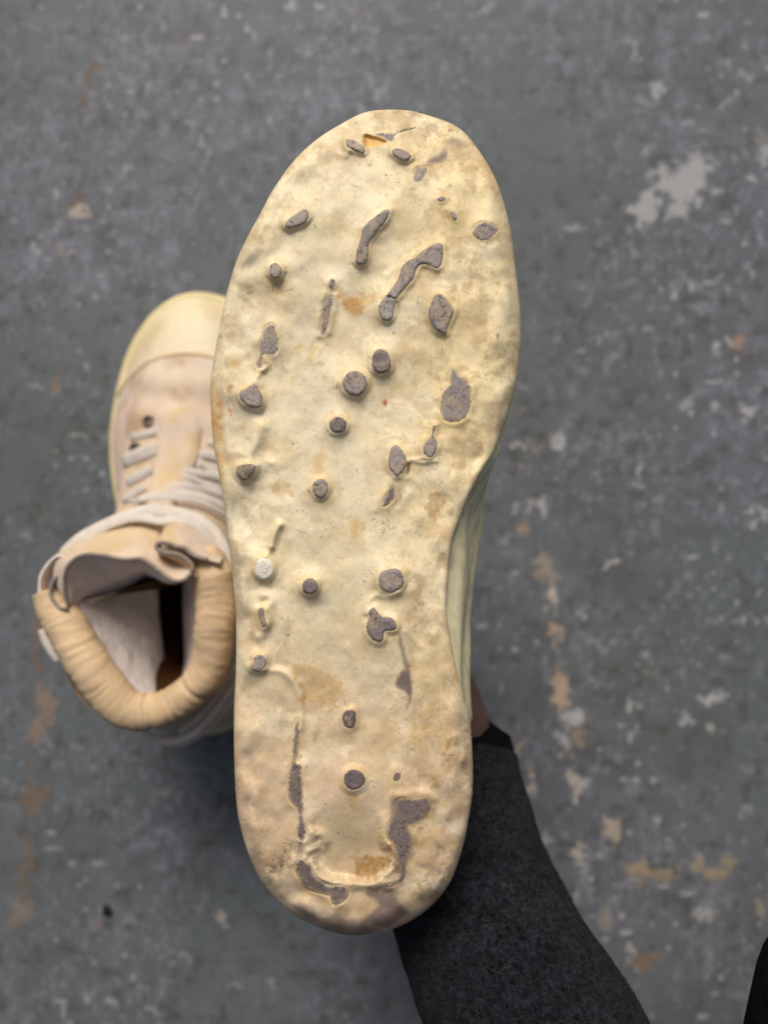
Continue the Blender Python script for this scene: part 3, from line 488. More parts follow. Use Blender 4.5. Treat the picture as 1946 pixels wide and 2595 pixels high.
    for k, (pl, soft, c, a, rag) in enumerate(STAIN):
        P = resample(crspline(pl, 5), 6); pad = soft + rag + 6
        m = (RX > P[:, 0].min() - pad) & (RX < P[:, 0].max() + pad) & (RY > P[:, 1].min() - pad) & (RY < P[:, 1].max() + pad)
        x, y = RX[m], RY[m]
        x = x + rag * 2 * (fbm(x / 15, y / 15, 60 + k, 4) - .5) * 1.4; y = y + rag * 2 * (fbm(RX[m] / 15, RY[m] / 15, 160 + k, 4) - .5) * 1.4
        d = sdist(P, x, y); s = np.where(inside(P, x, y), d, -d)
        tx = 0.7 + 0.5 * sstep(.3, .7, fbm(RX[m] / 11, RY[m] / 11, 90 + k, 4, .7))
        C[m] = mixc(C[m], lin(*c), np.clip(a * sstep(-soft, soft, s) * tx, 0, 1))
    for k, (pl, soft, a) in enumerate(SOFT):
        P = resample(crspline(pl, 5), 6); pad = soft + 12
        m = (RX > P[:, 0].min() - pad) & (RX < P[:, 0].max() + pad) & (RY > P[:, 1].min() - pad) & (RY < P[:, 1].max() + pad)
        x, y = RX[m], RY[m]
        x = x + 8 * (fbm(x / 10, y / 10, 260 + k, 3) - .5); y = y + 8 * (fbm(x / 10, y / 10, 270 + k, 3) - .5)
        d = sdist(P, x, y); s = np.where(inside(P, x, y), d, -d)
        C[m] = mixc(C[m], lin(122, 106, 100) * (.85 + .3 * fbm(x / 12, y / 12, 280 + k, 3))[:, None], a * sstep(-soft, soft, s))
    C = mixc(C, lin(222, 176, 92), .9 * sstep(-2, 4, pit_s)); C = mixc(C, lin(186, 126, 44), .6 * sstep(2, 12, pit_s) * sstep(.45, .6, fbm(RX / 12, RY / 12, 55, 2)))
    r = random.Random(11)
    dots = []
    for (cx_, cy_), sp, n_ in SPECKS:
        for _ in range(n_): dots.append((r.gauss(cx_, sp * .7), r.gauss(cy_, sp * .7), r.choice([1.0, 1.2, 1.5, 2.2]), r.uniform(.3, .85)))
    for _ in range(900): dots.append((r.uniform(540, 1310), r.uniform(290, 2360), r.choice([1.0, 1.2, 1.5, 1.8]), r.uniform(.25, .8)))
    for x, y, rad, a in dots:
        j0 = int((x - rx[0]) / RS); i0 = int((y - ry[0]) / RS); k = 4
        if j0 < k or i0 < k or j0 > len(rx) - k - 1 or i0 > len(ry) - k - 1: continue
        sl_ = (slice(i0 - k, i0 + k + 1), slice(j0 - k, j0 + k + 1))
        q = np.hypot((RX[sl_] - x) / r.uniform(.8, 1.5), RY[sl_] - y)
        C[sl_] = mixc(C[sl_], lin(62, 50, 42), .75 * a * (1 - sstep(rad * .6, rad * 1.3, q)))
    # short black scratches
    for _ in range(60):
        x, y = r.uniform(560, 1290), r.uniform(310, 2330); an = r.gauss(1.2, .5); L = r.uniform(6, 22)
        P = np.array([(x, y), (x + L * .5 * math.cos(an) + r.uniform(-2, 2), y + L * .5 * math.sin(an)), (x + L * math.cos(an), y + L * math.sin(an))])
        m = (np.abs(RX - x) < 30) & (np.abs(RY - y) < 30)
        C[m] = mixc(C[m], lin(96, 80, 66), r.uniform(.2, .6) * (1 - sstep(.6, 1.8, sdist(P, RX[m], RY[m], False))))
    # stud feet last so that they stand on the relief
    for k, (pl, ped, reach, cap, tint) in enumerate(STUDS):
        if ped >= 1.25: ped, reach = ped * 1.45, reach * 1.15
        P = resample(crspline(pl, 6), 5); pad = reach * 5 + 10
        m = (RX > P[:, 0].min() - pad) & (RX < P[:, 0].max() + pad) & (RY > P[:, 1].min() - pad) & (RY < P[:, 1].max() + pad)
        x, y = RX[m], RY[m]; d = sdist(P, x, y); ins = inside(P, x, y); do = np.where(ins, 0, d)
        mean = H[m][ins].mean() if ins.any() else 0
        foot = .62 * np.clip(1 - do / (reach * 1.25), 0, 1) ** 1.4 + .38 * np.exp(-(do / (reach * 2.6)) ** 2)
        tgt = np.where(ins, mean * .6 + H[m] * .4, H[m]) 
        lipa = (.26 if ped < 1.05 else .2) * min(1, np.ptp(P, 0).min() / 34)
        H[m] = np.where(ins, tgt, H[m]) + ped * foot + lipa * np.exp(-(np.maximum(do - 6, 0) / 13.) ** 2) * sstep(0, 6, do) * (~ins) * 1.5 * sstep(.3, .75, fbm(x / 34, y / 34, 620 + k, 2))
        # rubbed amber grime round the foot of each stud
        C[m] = mixc(C[m], lin(206, 176, 118), .35 * np.exp(-(np.maximum(do - 4, 0) / 14) ** 2) * sstep(.35, .6, fbm(x / 22, y / 22, 300 + k, 3)))
    # ---- big form: rolled edge, toe spring, heel
    side = sstep(980, 1060, RX)
    R = 34 + 18 * side + 14 * (1 - sstep(300, 520, RY)) + 16 * side * (1 - sstep(900, 1080, RY))
    R = R * (1 - side * sstep(1080, 1180, RY) * (1 - sstep(1740, 1830, RY)) * .72)
    R = R + 14 * sstep(2000, 2250, RY)
    q = np.clip(D / R, 0, 1)
    roll = -R * 0.1436 * (1 - np.sqrt(np.clip(1 - (1 - q) ** 2, 0, 1)))
    big = -7.0 * (1 - sstep(270, 640, RY)) ** 2 - 3.0 * sstep(2050, 2380, RY) ** 2
    H = H * (0.25 + 0.75 * sstep(0, 26, D)) + roll + big
    return D, H, C
def bil(A, x0, y0, st, X, Y):
    fx = np.clip((X - x0) / st, 0, A.shape[1] - 1.001); fy = np.clip((Y - y0) / st, 0, A.shape[0] - 1.001)
    i = fy.astype(int); j = fx.astype(int); u = fx - j; v = fy - i
    if A.ndim == 3: u = u[..., None]; v = v[..., None]
    return (A[i, j] * (1 - u) + A[i, j + 1] * u) * (1 - v) + (A[i + 1, j] * (1 - u) + A[i + 1, j + 1] * u) * v
D_, H_, C_ = build_rasters()
Hs = lambda x, y: bil(H_, rx[0], ry[0], RS, x, y)
Cs = lambda x, y: bil(C_, rx[0], ry[0], RS, x, y)

held = empty('worn_boot', unproj(895, 1324, SZ))
tag(held, 'old cream boot held upside down, its pitted sole with worn grey studs facing up', 'boot')
HL = Vector(held.location)

def build_sole():
    NR, NC = 1080, 420
    t = np.linspace(0, 1, NR); t = .62 * t + .38 * (.5 - .5 * np.cos(np.pi * t))
    y_a, y_b = outline[:, 1].min() + .15, outline[:, 1].max() - .15
    ys = y_a + (y_b - y_a) * t
    i0 = np.argmin(outline[:, 1]); i1 = np.argmax(outline[:, 1])
    a = np.roll(outline, -i0, 0); k = (i1 - i0) % len(outline)
    Rr, Ll = a[:k + 1], np.vstack([a[k:], a[:1]])[::-1]
    xr = np.interp(ys, np.maximum.accumulate(Rr[:, 1]), Rr[:, 0]); xl = np.interp(ys, np.maximum.accumulate(Ll[:, 1]), Ll[:, 0])
    s = np.linspace(0, 1, NC); s = .7 * s + .3 * (.5 - .5 * np.cos(np.pi * s))
    X = xl[:, None] + (xr - xl)[:, None] * s[None]; Y = np.repeat(ys[:, None], NC, 1)
    h = Hs(X, Y) * 1e-3
    d = D0 - h
    V = np.stack([(X - CX) / F * d, (CY - Y) / F * d, SZ + h], -1).reshape(-1, 3) - np.array(HL)
    o = mesh_np('outsole', V, grid_faces(NR, NC)[:, ::-1], M_sole, held, Cs(X, Y).reshape(-1, 3))
    V3 = V.reshape(NR, NC, 3)
    loop = np.vstack([V3[0, :], V3[1:, -1], V3[-1, ::-1][1:], V3[::-1, 0][1:-1]])
    return loop
sole_edge = build_sole()

def build_studs():
    for k, (pl, ped, reach, cap, tint) in enumerate(STUDS):
        if ped >= 1.25: ped, reach = ped * 1.45, reach * 1.15
        P = resample(crspline(pl, 8), 3.0)
        rag = 3.2 if ped < 1.05 else 1.5
        P = P + np.stack([fbm(P[:, 0] / 7, P[:, 1] / 7, 360 + k, 3, .6) - .5, fbm(P[:, 0] / 7, P[:, 1] / 7, 380 + k, 3, .6) - .5], 1) * rag * 2
        x0, y0 = P.min(0); x1, y1 = P.max(0)
        gx, gy = np.meshgrid(np.arange(x0, x1, 3.0), np.arange(y0, y1, 3.0))
        gx = gx + (np.arange(gx.shape[0]) % 2)[:, None] * 1.5
        gx = gx.ravel(); gy = gy.ravel()
        ok = inside(P, gx, gy) & (sdist(P, gx, gy) > 1.2)
        pts = [Vector((p[0], p[1])) for p in P] + [Vector((a, b)) for a, b in zip(gx[ok], gy[ok])]
        n = len(P)
        r = geometry.delaunay_2d_cdt(pts, [(i, (i + 1) % n) for i in range(n)], [], 1, 1e-4)
        Q = np.array([(v.x, v.y) for v in r[0]]); tris = [tuple(f) for f in r[2]]
        di = sdist(P, Q[:, 0], Q[:, 1])
        rad = min(11.0, max(4, di.max() * .75))
        q = np.clip(di / rad, 0, 1)
        prof = np.sqrt(np.clip(1 - (1 - q) ** 2, 0, 1))
        flush = ped < 1.05
        lip = .06 if flush else .16
        h = Hs(Q[:, 0], Q[:, 1]) - lip + (cap * (.75 if flush else 1) + lip) * prof + .18 * (fbm(Q[:, 0] / 14, Q[:, 1] / 14, 400 + k, 3) - .5) * q
        # a ring-shaped groove or crease worn into the top of the larger ones
        if di.max() > 17:
            ccx, ccy = Q[di.argmax()]
            rr = np.hypot(Q[:, 0] - ccx - 2, Q[:, 1] - ccy + 2) / di.max()
            an = np.arctan2(Q[:, 1] - ccy, Q[:, 0] - ccx)
            h = h - .22 * np.exp(-((rr - .58) / .07) ** 2) * sstep(-.2, .5, np.cos(an - k))
        c = np.broadcast_to(lin(*tint), (len(Q), 3)).copy()
        nn = fbm(Q[:, 0] / 11, Q[:, 1] / 11, 420 + k, 4, .6)
        c *= (.84 + .36 * nn)[:, None] * (.86 + .24 * float(vnoise(k * 1.7, 3.3, 5)))
        c = mixc(c, lin(186, 164, 132), (.5 if P[:, 1].max() < 1850 else .15) * sstep(.5, .7, fbm(Q[:, 0] / 20, Q[:, 1] / 20, 500 + k, 3)))
        c = mixc(c, lin(*tint) * .7, .45 * (1 - sstep(.3, .9, di / 9)))
        if flush: c = mixc(c, Cs(Q[:, 0], Q[:, 1]), (.8 if P[:, 1].max() < 2000 else .9) * (1 - sstep(0, min(di.max() * .45, 6.5 if P[:, 1].max() < 2000 else 10.), di + 4 * (fbm(Q[:, 0] / 9, Q[:, 1] / 9, 480 + k, 2) - .5))))
        else: c = mixc(c, Cs(Q[:, 0], Q[:, 1]), .5 * (1 - sstep(0, 2.5, di)))
        c = mixc(c, lin(40, 36, 35), .6 * sstep(.62, .74, fbm(Q[:, 0] / 5, Q[:, 1] / 5, 440 + k, 2)) * sstep(.4, .6, fbm(Q[:, 0] / 18, Q[:, 1] / 18, 460 + k, 2)))
        if tint is WHITE: c = np.broadcast_to(lin(*WHITE), (len(Q), 3)) * (.9 + .14 * nn)[:, None]
        d = D0 - h * 1e-3
        V = np.stack([(Q[:, 0] - CX) / F * d, (CY - Q[:, 1]) / F * d, SZ + h * 1e-3], -1) - np.array(HL)
        tr = np.array(tris)
        nz = np.cross(V[tr[:, 1]] - V[tr[:, 0]], V[tr[:, 2]] - V[tr[:, 0]])[:, 2]
        tr[nz < 0] = tr[nz < 0][:, ::-1]
        o = mesh_np('stud', V, tr, M_stud, held, c)
        if tint is WHITE: o['label'] = 'white stud with its coat still on'
build_studs()

# ------------------------------------------------------------------ boot bodies
def loop_base(loop, n=240):
    """resample a closed 2D loop to n points, starting at the toe, clockwise from above"""
    L = resample(loop, np.linalg.norm(np.diff(np.vstack([loop, loop[:1]]), axis=0), axis=1).sum() / n)
    L = np.array([L[int(i * len(L) / n) % len(L)] for i in range(n)])
    return np.roll(L, -int(np.argmax(L[:, 1])), 0)
def superloop(base, front, back, hw, xc, p=2.3):
    """a rounded loop whose points keep the bearing of the base loop's points"""
    cx0, cy0 = base[:, 0].mean(), base[:, 1].mean()
    sx = (base[:, 0] - cx0) / np.abs(base[:, 0] - cx0).max(); sy = (base[:, 1] - cy0) / np.abs(base[:, 1] - cy0).max()
    th = np.arctan2(sy, sx)
    c, s = np.cos(th), np.sin(th)
    r = (np.abs(c) ** p + np.abs(s) ** p) ** (-1 / p)
    cy = (front + back) / 2; hl = (front - back) / 2
    return np.stack([xc + hw * r * c, cy + hl * r * s], 1)

def body_rows(base, levels, steps=6):
    rows = []
    for lv in levels:
        z, kind = lv[0], lv[1]
        L = kind if isinstance(kind, np.ndarray) else superloop(base, *kind)
        rows.append(np.column_stack([L, np.full(len(L), z)]))
    # smooth interpolation between levels
    A = np.array(rows)                       # (levels, n, 3)
    out = []
    for i in range(len(A) - 1):
        p0, p1, p2, p3 = A[max(i - 1, 0)], A[i], A[i + 1], A[min(i + 2, len(A) - 1)]
        for k in range(steps):
            t = k / steps
            out.append(.5 * (2 * p1 + (p2 - p0) * t + (2 * p0 - 5 * p1 + 4 * p2 - p3) * t * t + (3 * p1 - p0 - 3 * p2 + p3) * t ** 3))
    out.append(A[-1])
    return np.array(out)
def inset(L, a):
    t = np.roll(L, -1, 0) - np.roll(L, 1, 0); t /= np.linalg.norm(t, axis=1)[:, None] + 1e-9
    nrm = np.stack([t[:, 1], -t[:, 0]], 1)
    if ((L - L.mean(0)) * nrm).sum() < 0: nrm = -nrm
    return L - nrm * a
def split_rows(name_mask, rows, mat, parent, colf, flip=False, offset=0.0, snap=None):
    """link the quads of a lofted body for which mask(centre) holds as one mesh"""
    nr, n = rows.shape[:2]
    V = rows.reshape(-1, 3).copy()
    if offset:
        du = np.roll(rows, -1, 1) - np.roll(rows, 1, 1); dv = np.gradient(rows, axis=0)
        N = np.cross(du, dv); N /= np.linalg.norm(N, axis=2)[..., None] + 1e-12
        cen = rows.mean(1, keepdims=True)
        sgn = np.sign(((rows - cen) * N).sum())
        V += (sgn * N * offset).reshape(-1, 3)
    Fc = grid_faces(nr, n, True)
    cen = rows.reshape(-1, 3)[Fc].mean(1)
    name, mask = name_mask
    Fs = Fc[mask(cen)]
    used, inv = np.unique(Fs, return_inverse=True)
    V = V[used]; Fs = inv.reshape(Fs.shape)
    if snap is not None: V = snap(V)
    if flip: Fs = Fs[:, ::-1]
    return mesh_np(name, V, Fs, mat, parent, colf(V) if colf else None)

def tube(path, radii, nseg=14, flat=1.0, up=(0, 0, 1), wob=None, cap=True):
    """rows of rings along a 3D path; flat squashes the ring along its up axis"""
    P = np.asarray(path, float); n = len(P)
    radii = np.broadcast_to(radii, (n,))
    T = np.gradient(P, axis=0); T /= np.linalg.norm(T, axis=1)[:, None] + 1e-12
    U = np.asarray(up, float); U = np.broadcast_to(U, (n, 3))
    S = np.cross(T, U); S /= np.linalg.norm(S, axis=1)[:, None] + 1e-12
    W = np.cross(S, T)
    th = np.linspace(0, 2 * np.pi, nseg, endpoint=False)
    V = []
    for i in range(n):
        r = radii[i] * (np.ones(nseg) if wob is None else wob[i])
        V.append(P[i] + (np.cos(th) * r)[:, None] * S[i] + (np.sin(th) * r * flat)[:, None] * W[i])
    V = np.array(V)
    Fc = [tuple(f) for f in grid_faces(n, nseg, True)]
    V2 = V.reshape(-1, 3)
    if cap:
        V2 = np.vstack([V2, P[:1], P[-1:]]); a, b = len(V2) - 2, len(V2) - 1
        Fc += [(a, (k + 1) % nseg, k) for k in range(nseg)] + [(b, (n - 1) * nseg + k, (n - 1) * nseg + (k + 1) % nseg) for k in range(nseg)]
    return V2, Fc

# ---- held boot: rubber wall and upper, hanging below the sole
def build_held_body():
    E = sole_edge + np.array(HL)                                 # world
    edge2 = loop_base(E[:, :2], 300)
    # height of the rim at each of those points
    idx = np.array([np.argmin(((E[:, :2] - p) ** 2).sum(1)) for p in edge2]); ez = E[idx, 2]
    Y = edge2[:, 1]
    arch = np.array([unproj(x, y, SZ - .024) for x, y in crspline(ARCH, 8, False)])
    o = np.argsort(arch[:, 1])
    ax = np.interp(Y, arch[o, 1], arch[o, 0], left=-9, right=-9)
    isarch = (edge2[:, 0] > 0.01) & (ax > -8)
    bodyL = inset(edge2, .0015)
    bodyL[isarch, 0] = np.maximum(bodyL[isarch, 0], ax[isarch])
    half = edge2.copy(); half[isarch] = edge2[isarch] * .62 + bodyL[isarch] * .38
    half[~isarch] = inset(edge2, -.0004)[~isarch]
    fold = .0007 * np.sin(np.arange(300) * .9) + .0006 * np.sin(np.arange(300) * .37)
    lv = lambda L, z: np.column_stack([L, z if np.ndim(z) else np.full(len(L), z)])
    rows = [lv(inset(edge2, .0006), ez + .0002), lv(inset(edge2, .0012 * isarch[:, None] ), ez - .0012), lv(half, np.minimum(ez - .006, SZ - .009)), lv(half * .5 + bodyL * .5, np.full(300, SZ - .017)), lv(bodyL, np.full(300, SZ - .025)), lv(inset(bodyL, .0008), np.full(300, SZ - .029)), lv(inset(bodyL, .003), np.full(300, SZ - .031))]
    A = np.array(rows)
    tan = np.array([1, .5, .3])
    out = []
    for i in range(len(A) - 1):
        for k in range(5):
            t = k / 5; out.append(A[i] * (1 - t) + A[i + 1] * t)
    out.append(A[-1]); R = np.array(out)
    # soft folds in the wall below the arch
    t = np.linspace(0, 1, len(R))[:, None]
    amp = np.sin(np.pi * np.clip(t, 0, 1)) * isarch[None] 
    R[..., 0] += amp * .0012 * np.sin(t * 13 + R[..., 1] * 34 + 2.5 * np.sin(R[..., 1] * 60))
    V = R.reshape(-1, 3) - np.array(HL)
    px = V[:, 0] * 900; py = V[:, 1] * 220; pz = V[:, 2] * 900
    c = np.broadcast_to(lin(230, 220, 178), (len(V), 3)).copy()
    c = mixc(c, lin(206, 198, 154), .6 * sstep(.4, .65, fbm(pz * .5, py, 501, 4)))
    c = mixc(c, lin(238, 228, 186), .5 * sstep(.5, .7, fbm(pz * .7 + 9, py * .6, 502, 3)))
    c = mixc(c, lin(168, 150, 122), .5 * sstep(.56, .72, fbm(pz + 3, py * .7, 503, 4)))
    mesh_np('sidewall', V, grid_faces(len(R), 300, True), M_wall, held, c)
    # upper
    base = bodyL - np.array(HL)[:2]
    up = [(-.029, inset(base, .003)), (-.036, inset(base, .006)), (-.046, (.130, -.134, .042, -.004)), (-.055, (.112, -.132, .037, -.007)), (-.063, (.082, -.130, .035, -.010)), (-.072, (.050, -.128, .034, -.013)), (-.084, (.015, -.126, .033, -.015)), (-.100, (-.012, -.124, .034, -.016)), (-.118, (-.026, -.120, .034, -.017)), (-.134, (-.032, -.118, .035, -.018))]
    R2 = body_rows(base, up)
    cap = lambda c_: (c_[:, 1] > .088 - 7 * c_[:, 0] ** 2)
    def suede(V):
        cc = np.broadcast_to(lin(216, 192, 162), (len(V), 3)).copy()
        return mixc(cc, lin(206, 176, 128), .6 * sstep(.4, .7, fbm(V[:, 0] * 50, V[:, 1] * 50, 510, 3)))
    split_rows(('toe_cap', cap), R2, M_wall, held, lambda V: np.broadcast_to(lin(226, 210, 160), (len(V), 3)), offset=.0008)
    split_rows(('upper', lambda c_: ~cap(c_)), R2, M_suede, held, suede)
    # collar roll and a dark inside
    L = R2[-1]; ring = np.vstack([L[::6], L[:1]])
    V, Fc = tube(ring, .008, 12, cap=False)
    mesh_np('collar', V, Fc, M_leather, held)
    inner = [np.column_stack([inset(L[:, :2], .008), np.full(300, -.130)]), np.column_stack([inset(L[:, :2], .012), np.full(300, -.09)]), np.column_stack([inset(L[:, :2], .018), np.full(300, -.04)]), np.column_stack([inset(L[:, :2], .037) , np.full(300, -.036)])]
    inner = np.array(inner)
    mesh_np('lining', inner.reshape(-1, 3), grid_faces(4, 300, True), M_lining, held)
    # lacing down the front of the shaft
    bv = BVHTree.FromPolygons([tuple(v) for v in R2.reshape(-1, 3)], [tuple(f) for f in grid_faces(len(R2), 300, True)])
    for k, y in enumerate((.045, .030, .015, .002, -.010)):
        pts = []
        for x in np.linspace(-.022, .022, 15):
            h = bv.ray_cast(Vector((x, y + .004 * math.sin(x * 90 + k), -.3)), Vector((0, 0, 1)))
            if h[0]: pts.append(h[0] + h[1] * -.0 + Vector((0, 0, -.0016)))
        if len(pts) > 5:
            V, Fc = tube(resample(np.array(pts), .0025, False), .0026, 8, .5)
            mesh_np('lace', V, Fc, M_lace, held)
build_held_body()

# ------------------------------------------------------------------ the standing boot
boot = empty('standing_boot', (-.117, 0, 0))
tag(boot, 'cream and tan high boot standing on the grey floor, laces wound round its ankle', 'boot')
BL = Vector(boot.location)
def build_standing():
    # foot outline traced where it shows, mirrored elsewhere by eye (boot coordinates, metres)
    pts = [(-.008, .1445), (.018, .139), (.036, .121), (.048, .092), (.052, .055), (.047, .015), (.038, -.03), (.036, -.07), (.038, -.105), (.030, -.132), (.010, -.1455), (-.012, -.144), (-.032, -.128), (-.042, -.10), (-.047, -.06), (-.054, -.02), (-.0615, .02), (-.063, .05), (-.058, .083), (-.048, .112), (-.030, .135)]
    base = loop_base(resample(crspline(pts, 8), .004), 240)
    low = [(.0005, inset(base, .003)), (.003, base), (.014, inset(base, -.0012)), (.026, inset(base, .0005)), (.031, inset(base, .003)), (.0315, inset(base, .006))]
    RL = body_rows(base, low)
    mesh_np('sidewall', RL.reshape(-1, 3), grid_faces(len(RL), 240, True), M_rub, boot)
    bot = np.column_stack([inset(base, .003), np.full(240, .0005)])
    mesh_np('outsole', np.vstack([bot, [[0, 0, .0005]]]), [(240, (i + 1) % 240, i) for i in range(240)], M_rub, boot)
    up = [(.028, inset(base, .004)), (.038, inset(base, .0105)), (.048, (.124, -.137, .043, -.004)), (.055, (.108, -.136, .040, -.004)), (.061, (.084, -.134, .039, -.005)), (.068, (.058, -.132, .038, -.006)), (.078, (.030, -.128, .038, -.006)), (.092, (.006, -.122, .037, -.007)), (.108, (-.010, -.116, .038, -.008)), (.122, (-.022, -.110, .039, -.009)), (.130, (-.026, -.108, .040, -.009))]
    R = body_rows(base, up, 10)
    # gentle creases over the vamp
    f = .0011 * np.sin(R[..., 1] * 260 + 30 * R[..., 0]) * sstep(.03, .05, R[..., 1]) * (1 - sstep(.075, .095, R[..., 1])) * sstep(.045, .055, R[..., 2])
    R[..., 2] += f
    capl = lambda V: .0965 - 8.7 * (V[:, 0] + .004) ** 2
    capm = lambda c: c[:, 1] > capl(c)
    def snap_up(V): V = V.copy(); V[:, 1] = np.minimum(V[:, 1], capl(V)); return V
    def snap_cap(V): V = V.copy(); V[:, 1] = np.maximum(V[:, 1], capl(V) - .002); return V
    def suede(V):
        c = np.broadcast_to(lin(218, 197, 174), (len(V), 3)).copy()
        c = mixc(c, lin(206, 180, 140), .6 * sstep(.38, .62, fbm(V[:, 0] * 38, V[:, 1] * 38, 520, 3)))
        c = mixc(c, lin(222, 192, 174), .8 * sstep(-.030, -.045, V[:, 0]))
        c = mixc(c, lin(228, 212, 190), .8 * sstep(.074, .092, V[:, 1] + 8.7 * (V[:, 0] + .004) ** 2))
        return mixc(c, lin(186, 154, 118), .6 * sstep(.52, .72, fbm(V[:, 0] * 70, V[:, 1] * 70, 521, 3)))
    def cream(V):
        c = np.broadcast_to(lin(224, 210, 176), (len(V), 3)).copy()
        return mixc(c, lin(212, 192, 148), .7 * sstep(.5, .75, fbm(V[:, 0] * 40, V[:, 1] * 40, 523, 3)))
    split_rows(('toe_cap', capm), R, M_wall, boot, cream, offset=.0002, snap=snap_cap)
    split_rows(('upper', lambda c: ~capm(c)), R, M_suede, boot, suede, offset=.0016, snap=snap_up)
    bv = BVHTree.FromPolygons([tuple(v) for v in R.reshape(-1, 3)], [tuple(q) for q in grid_faces(len(R), 240, True)])
    camL = Vector((0, 0, CAMZ)) - BL
    def hit(px, py, off=.002, zdef=.1):
        d = (unproj(px, py, 0) - Vector((0, 0, CAMZ))).normalized()
        h = bv.ray_cast(camL, d)
        if h[0] is None: return unproj(px, py, zdef) - BL
        nrm = h[1] if h[1].dot(d) < 0 else -h[1]
        return h[0] + nrm * off
    U = lambda px, py, z: unproj(px, py, z) - BL
    Z2 = lambda L: [(80 + x / 3.072, 1150 + y / 3.072) for x, y in L]
    Z3 = lambda L: [(80 + x / 3.072, 1450 + y / 3.072) for x, y in L]
    # ---- collar roll
    cl = np.array([(150, 150), (200, 290), (300, 460), (390, 620), (490, 780), (590, 920), (730, 1050), (900, 1090), (1090, 1035), (1250, 930), (1350, 800), (1412, 600), (1428, 350), (1425, 100), (1400, -80), (1340, -150)], float)
    P2 = resample(crspline(Z3(cl), 8, False), 4, False)
    zc = np.interp(np.linspace(0, 1, len(P2)), [0, .25, .55, .8, 1], [.132, .136, .130, .136, .136])
    P = np.array([U(x, y, z) for (x, y), z in zip(P2, zc)])
    n = len(P); s = np.arange(n)
    rad = np.interp(np.linspace(0, 1, n), [0, .1, .35, .5, .7, .93, 1], [.0085, .0105, .0108, .0092, .0098, .0105, .006])
    th = np.linspace(0, 2 * np.pi, 28, endpoint=False)
    S_, T_ = np.meshgrid(s, np.arange(28), indexing='ij')
    sx = S_ * .55 + 1.6 * np.sin(T_ / 28 * 2 * np.pi + .05 * S_)
    wob = 1 + .085 * (fbm(sx, 3 + 1.1 * np.cos(th)[None] + 0 * S_, 530, 3) - .5) + .035 * (fbm(sx * 2.7, 2 * np.sin(th)[None] + 0 * S_, 531, 2) - .5)
    for cpos in (.455, .52, .60, .50):                    # the deep pinched creases at the back of the heel
        k0 = cpos * n; wob -= .13 * np.exp(-((S_ - k0 - 1.2 * np.cos(T_ / 28 * 2 * np.pi)) / 1.3) ** 2)
    wob += .07 * (fbm(S_ * .06, 1.5 + 1.6 * np.cos(th)[None] + 0 * S_, 533, 2) - .5)
    P = P + .0014 * np.stack([fbm(s * .05, s * 0, 534, 2) - .5, fbm(s * .05, s * 0 + 4, 535, 2) - .5, fbm(s * .05, s * 0 + 8, 536, 2) - .5], 1)
    V, Fc = tube(P, rad, 28, 1.0, wob=wob)
    mesh_np('collar', V, Fc, M_leather, boot)
    ring_in = P
    # ---- dark well and insole
    def sheet(name, curves, mat, smooth_n=8, th=.0012, col=None):
        """loft through 3D curves, given a thickness"""
        C3 = [resample(crspline(np.array([tuple(v) for v in c]), 8, False), 1e9, False) if False else crspline(np.array([tuple(v) for v in c]), 10, False) for c in curves]
        m = 48
        C3 = [np.stack([np.interp(np.linspace(0, 1, m), np.linspace(0, 1, len(c)), c[:, k]) for k in range(3)], 1) for c in C3]
        A = np.array(C3); out = []
        for i in range(len(A) - 1):
            p0, p1, p2, p3 = A[max(i - 1, 0)], A[i], A[i + 1], A[min(i + 2, len(A) - 1)]
            for k in range(smooth_n):
                t = k / smooth_n
                out.append(.5 * (2 * p1 + (p2 - p0) * t + (2 * p0 - 5 * p1 + 4 * p2 - p3) * t * t + (3 * p1 - p0 - 3 * p2 + p3) * t ** 3))
        out.append(A[-1]); A = np.array(out)
        nr = len(A)
        dv = np.gradient(A, axis=0); du = np.gradient(A, axis=1)
        N = np.cross(du, dv); N /= np.linalg.norm(N, axis=2)[..., None] + 1e-12
        top = A + N * th / 2; botm = A - N * th / 2
        V = np.vstack([top.reshape(-1, 3), botm.reshape(-1, 3)])
        f1 = grid_faces(nr, m); f2 = grid_faces(nr, m)[:, ::-1] + nr * m
        e = []
        K = nr * m
        for j in range(m - 1):
            e.append((j + 1, j, K + j, K + j + 1)); b = (nr - 1) * m; e.append((b + j, b + j + 1, K + b + j + 1, K + b + j))
        for i in range(nr - 1):
            e.append((i * m, (i + 1) * m, K + (i + 1) * m, K + i * m)); e.append(((i + 1) * m + m - 1, i * m + m - 1, K + i * m + m - 1, K + (i + 1) * m + m - 1))
        mesh_np(name, V, np.vstack([f1, f2, np.array(e)]), mat, boot, col(V) if col else None)
        return A
    # well: loops inside the collar going down to the insole
    opening = np.array([tuple(v) for v in ring_in])[4:-3, :2]
    op = loop_base(resample(opening, .004), 120)
    well = []
    for z, a in ((.127, .006), (.10, .008), (.07, .011), (.045, .014), (.036, .030)):
        Lp = inset(op, a); well.append(np.column_stack([Lp + (np.array([.009, 0]) * (.127 - z) / .09), np.full(120, z)]))
    mesh_np('insole', np.array(well).reshape(-1, 3), grid_faces(5, 120, True), M_insole, boot)
    # lining panels
    lt = [U(x, y, .128) for x, y in Z3([(300, 120), (420, 360), (560, 640), (720, 850), (860, 960), (1000, 985)])]
    lm = [U(x, y, .105) for x, y in Z3([(560, 60), (650, 260), (740, 480), (850, 700), (940, 850), (1040, 950)])]
    lb = [U(x, y, .078) for x, y in Z3([(960, -120), (985, 100), (990, 300), (1010, 500), (1040, 760), (1070, 930)])]
    sheet('lining', [lt, lm, lb], M_lining)
    rt = [U(x, y, .128) for x, y in Z3([(1330, -140), (1330, 100), (1320, 350), (1300, 600), (1230, 800), (1150, 920)])]
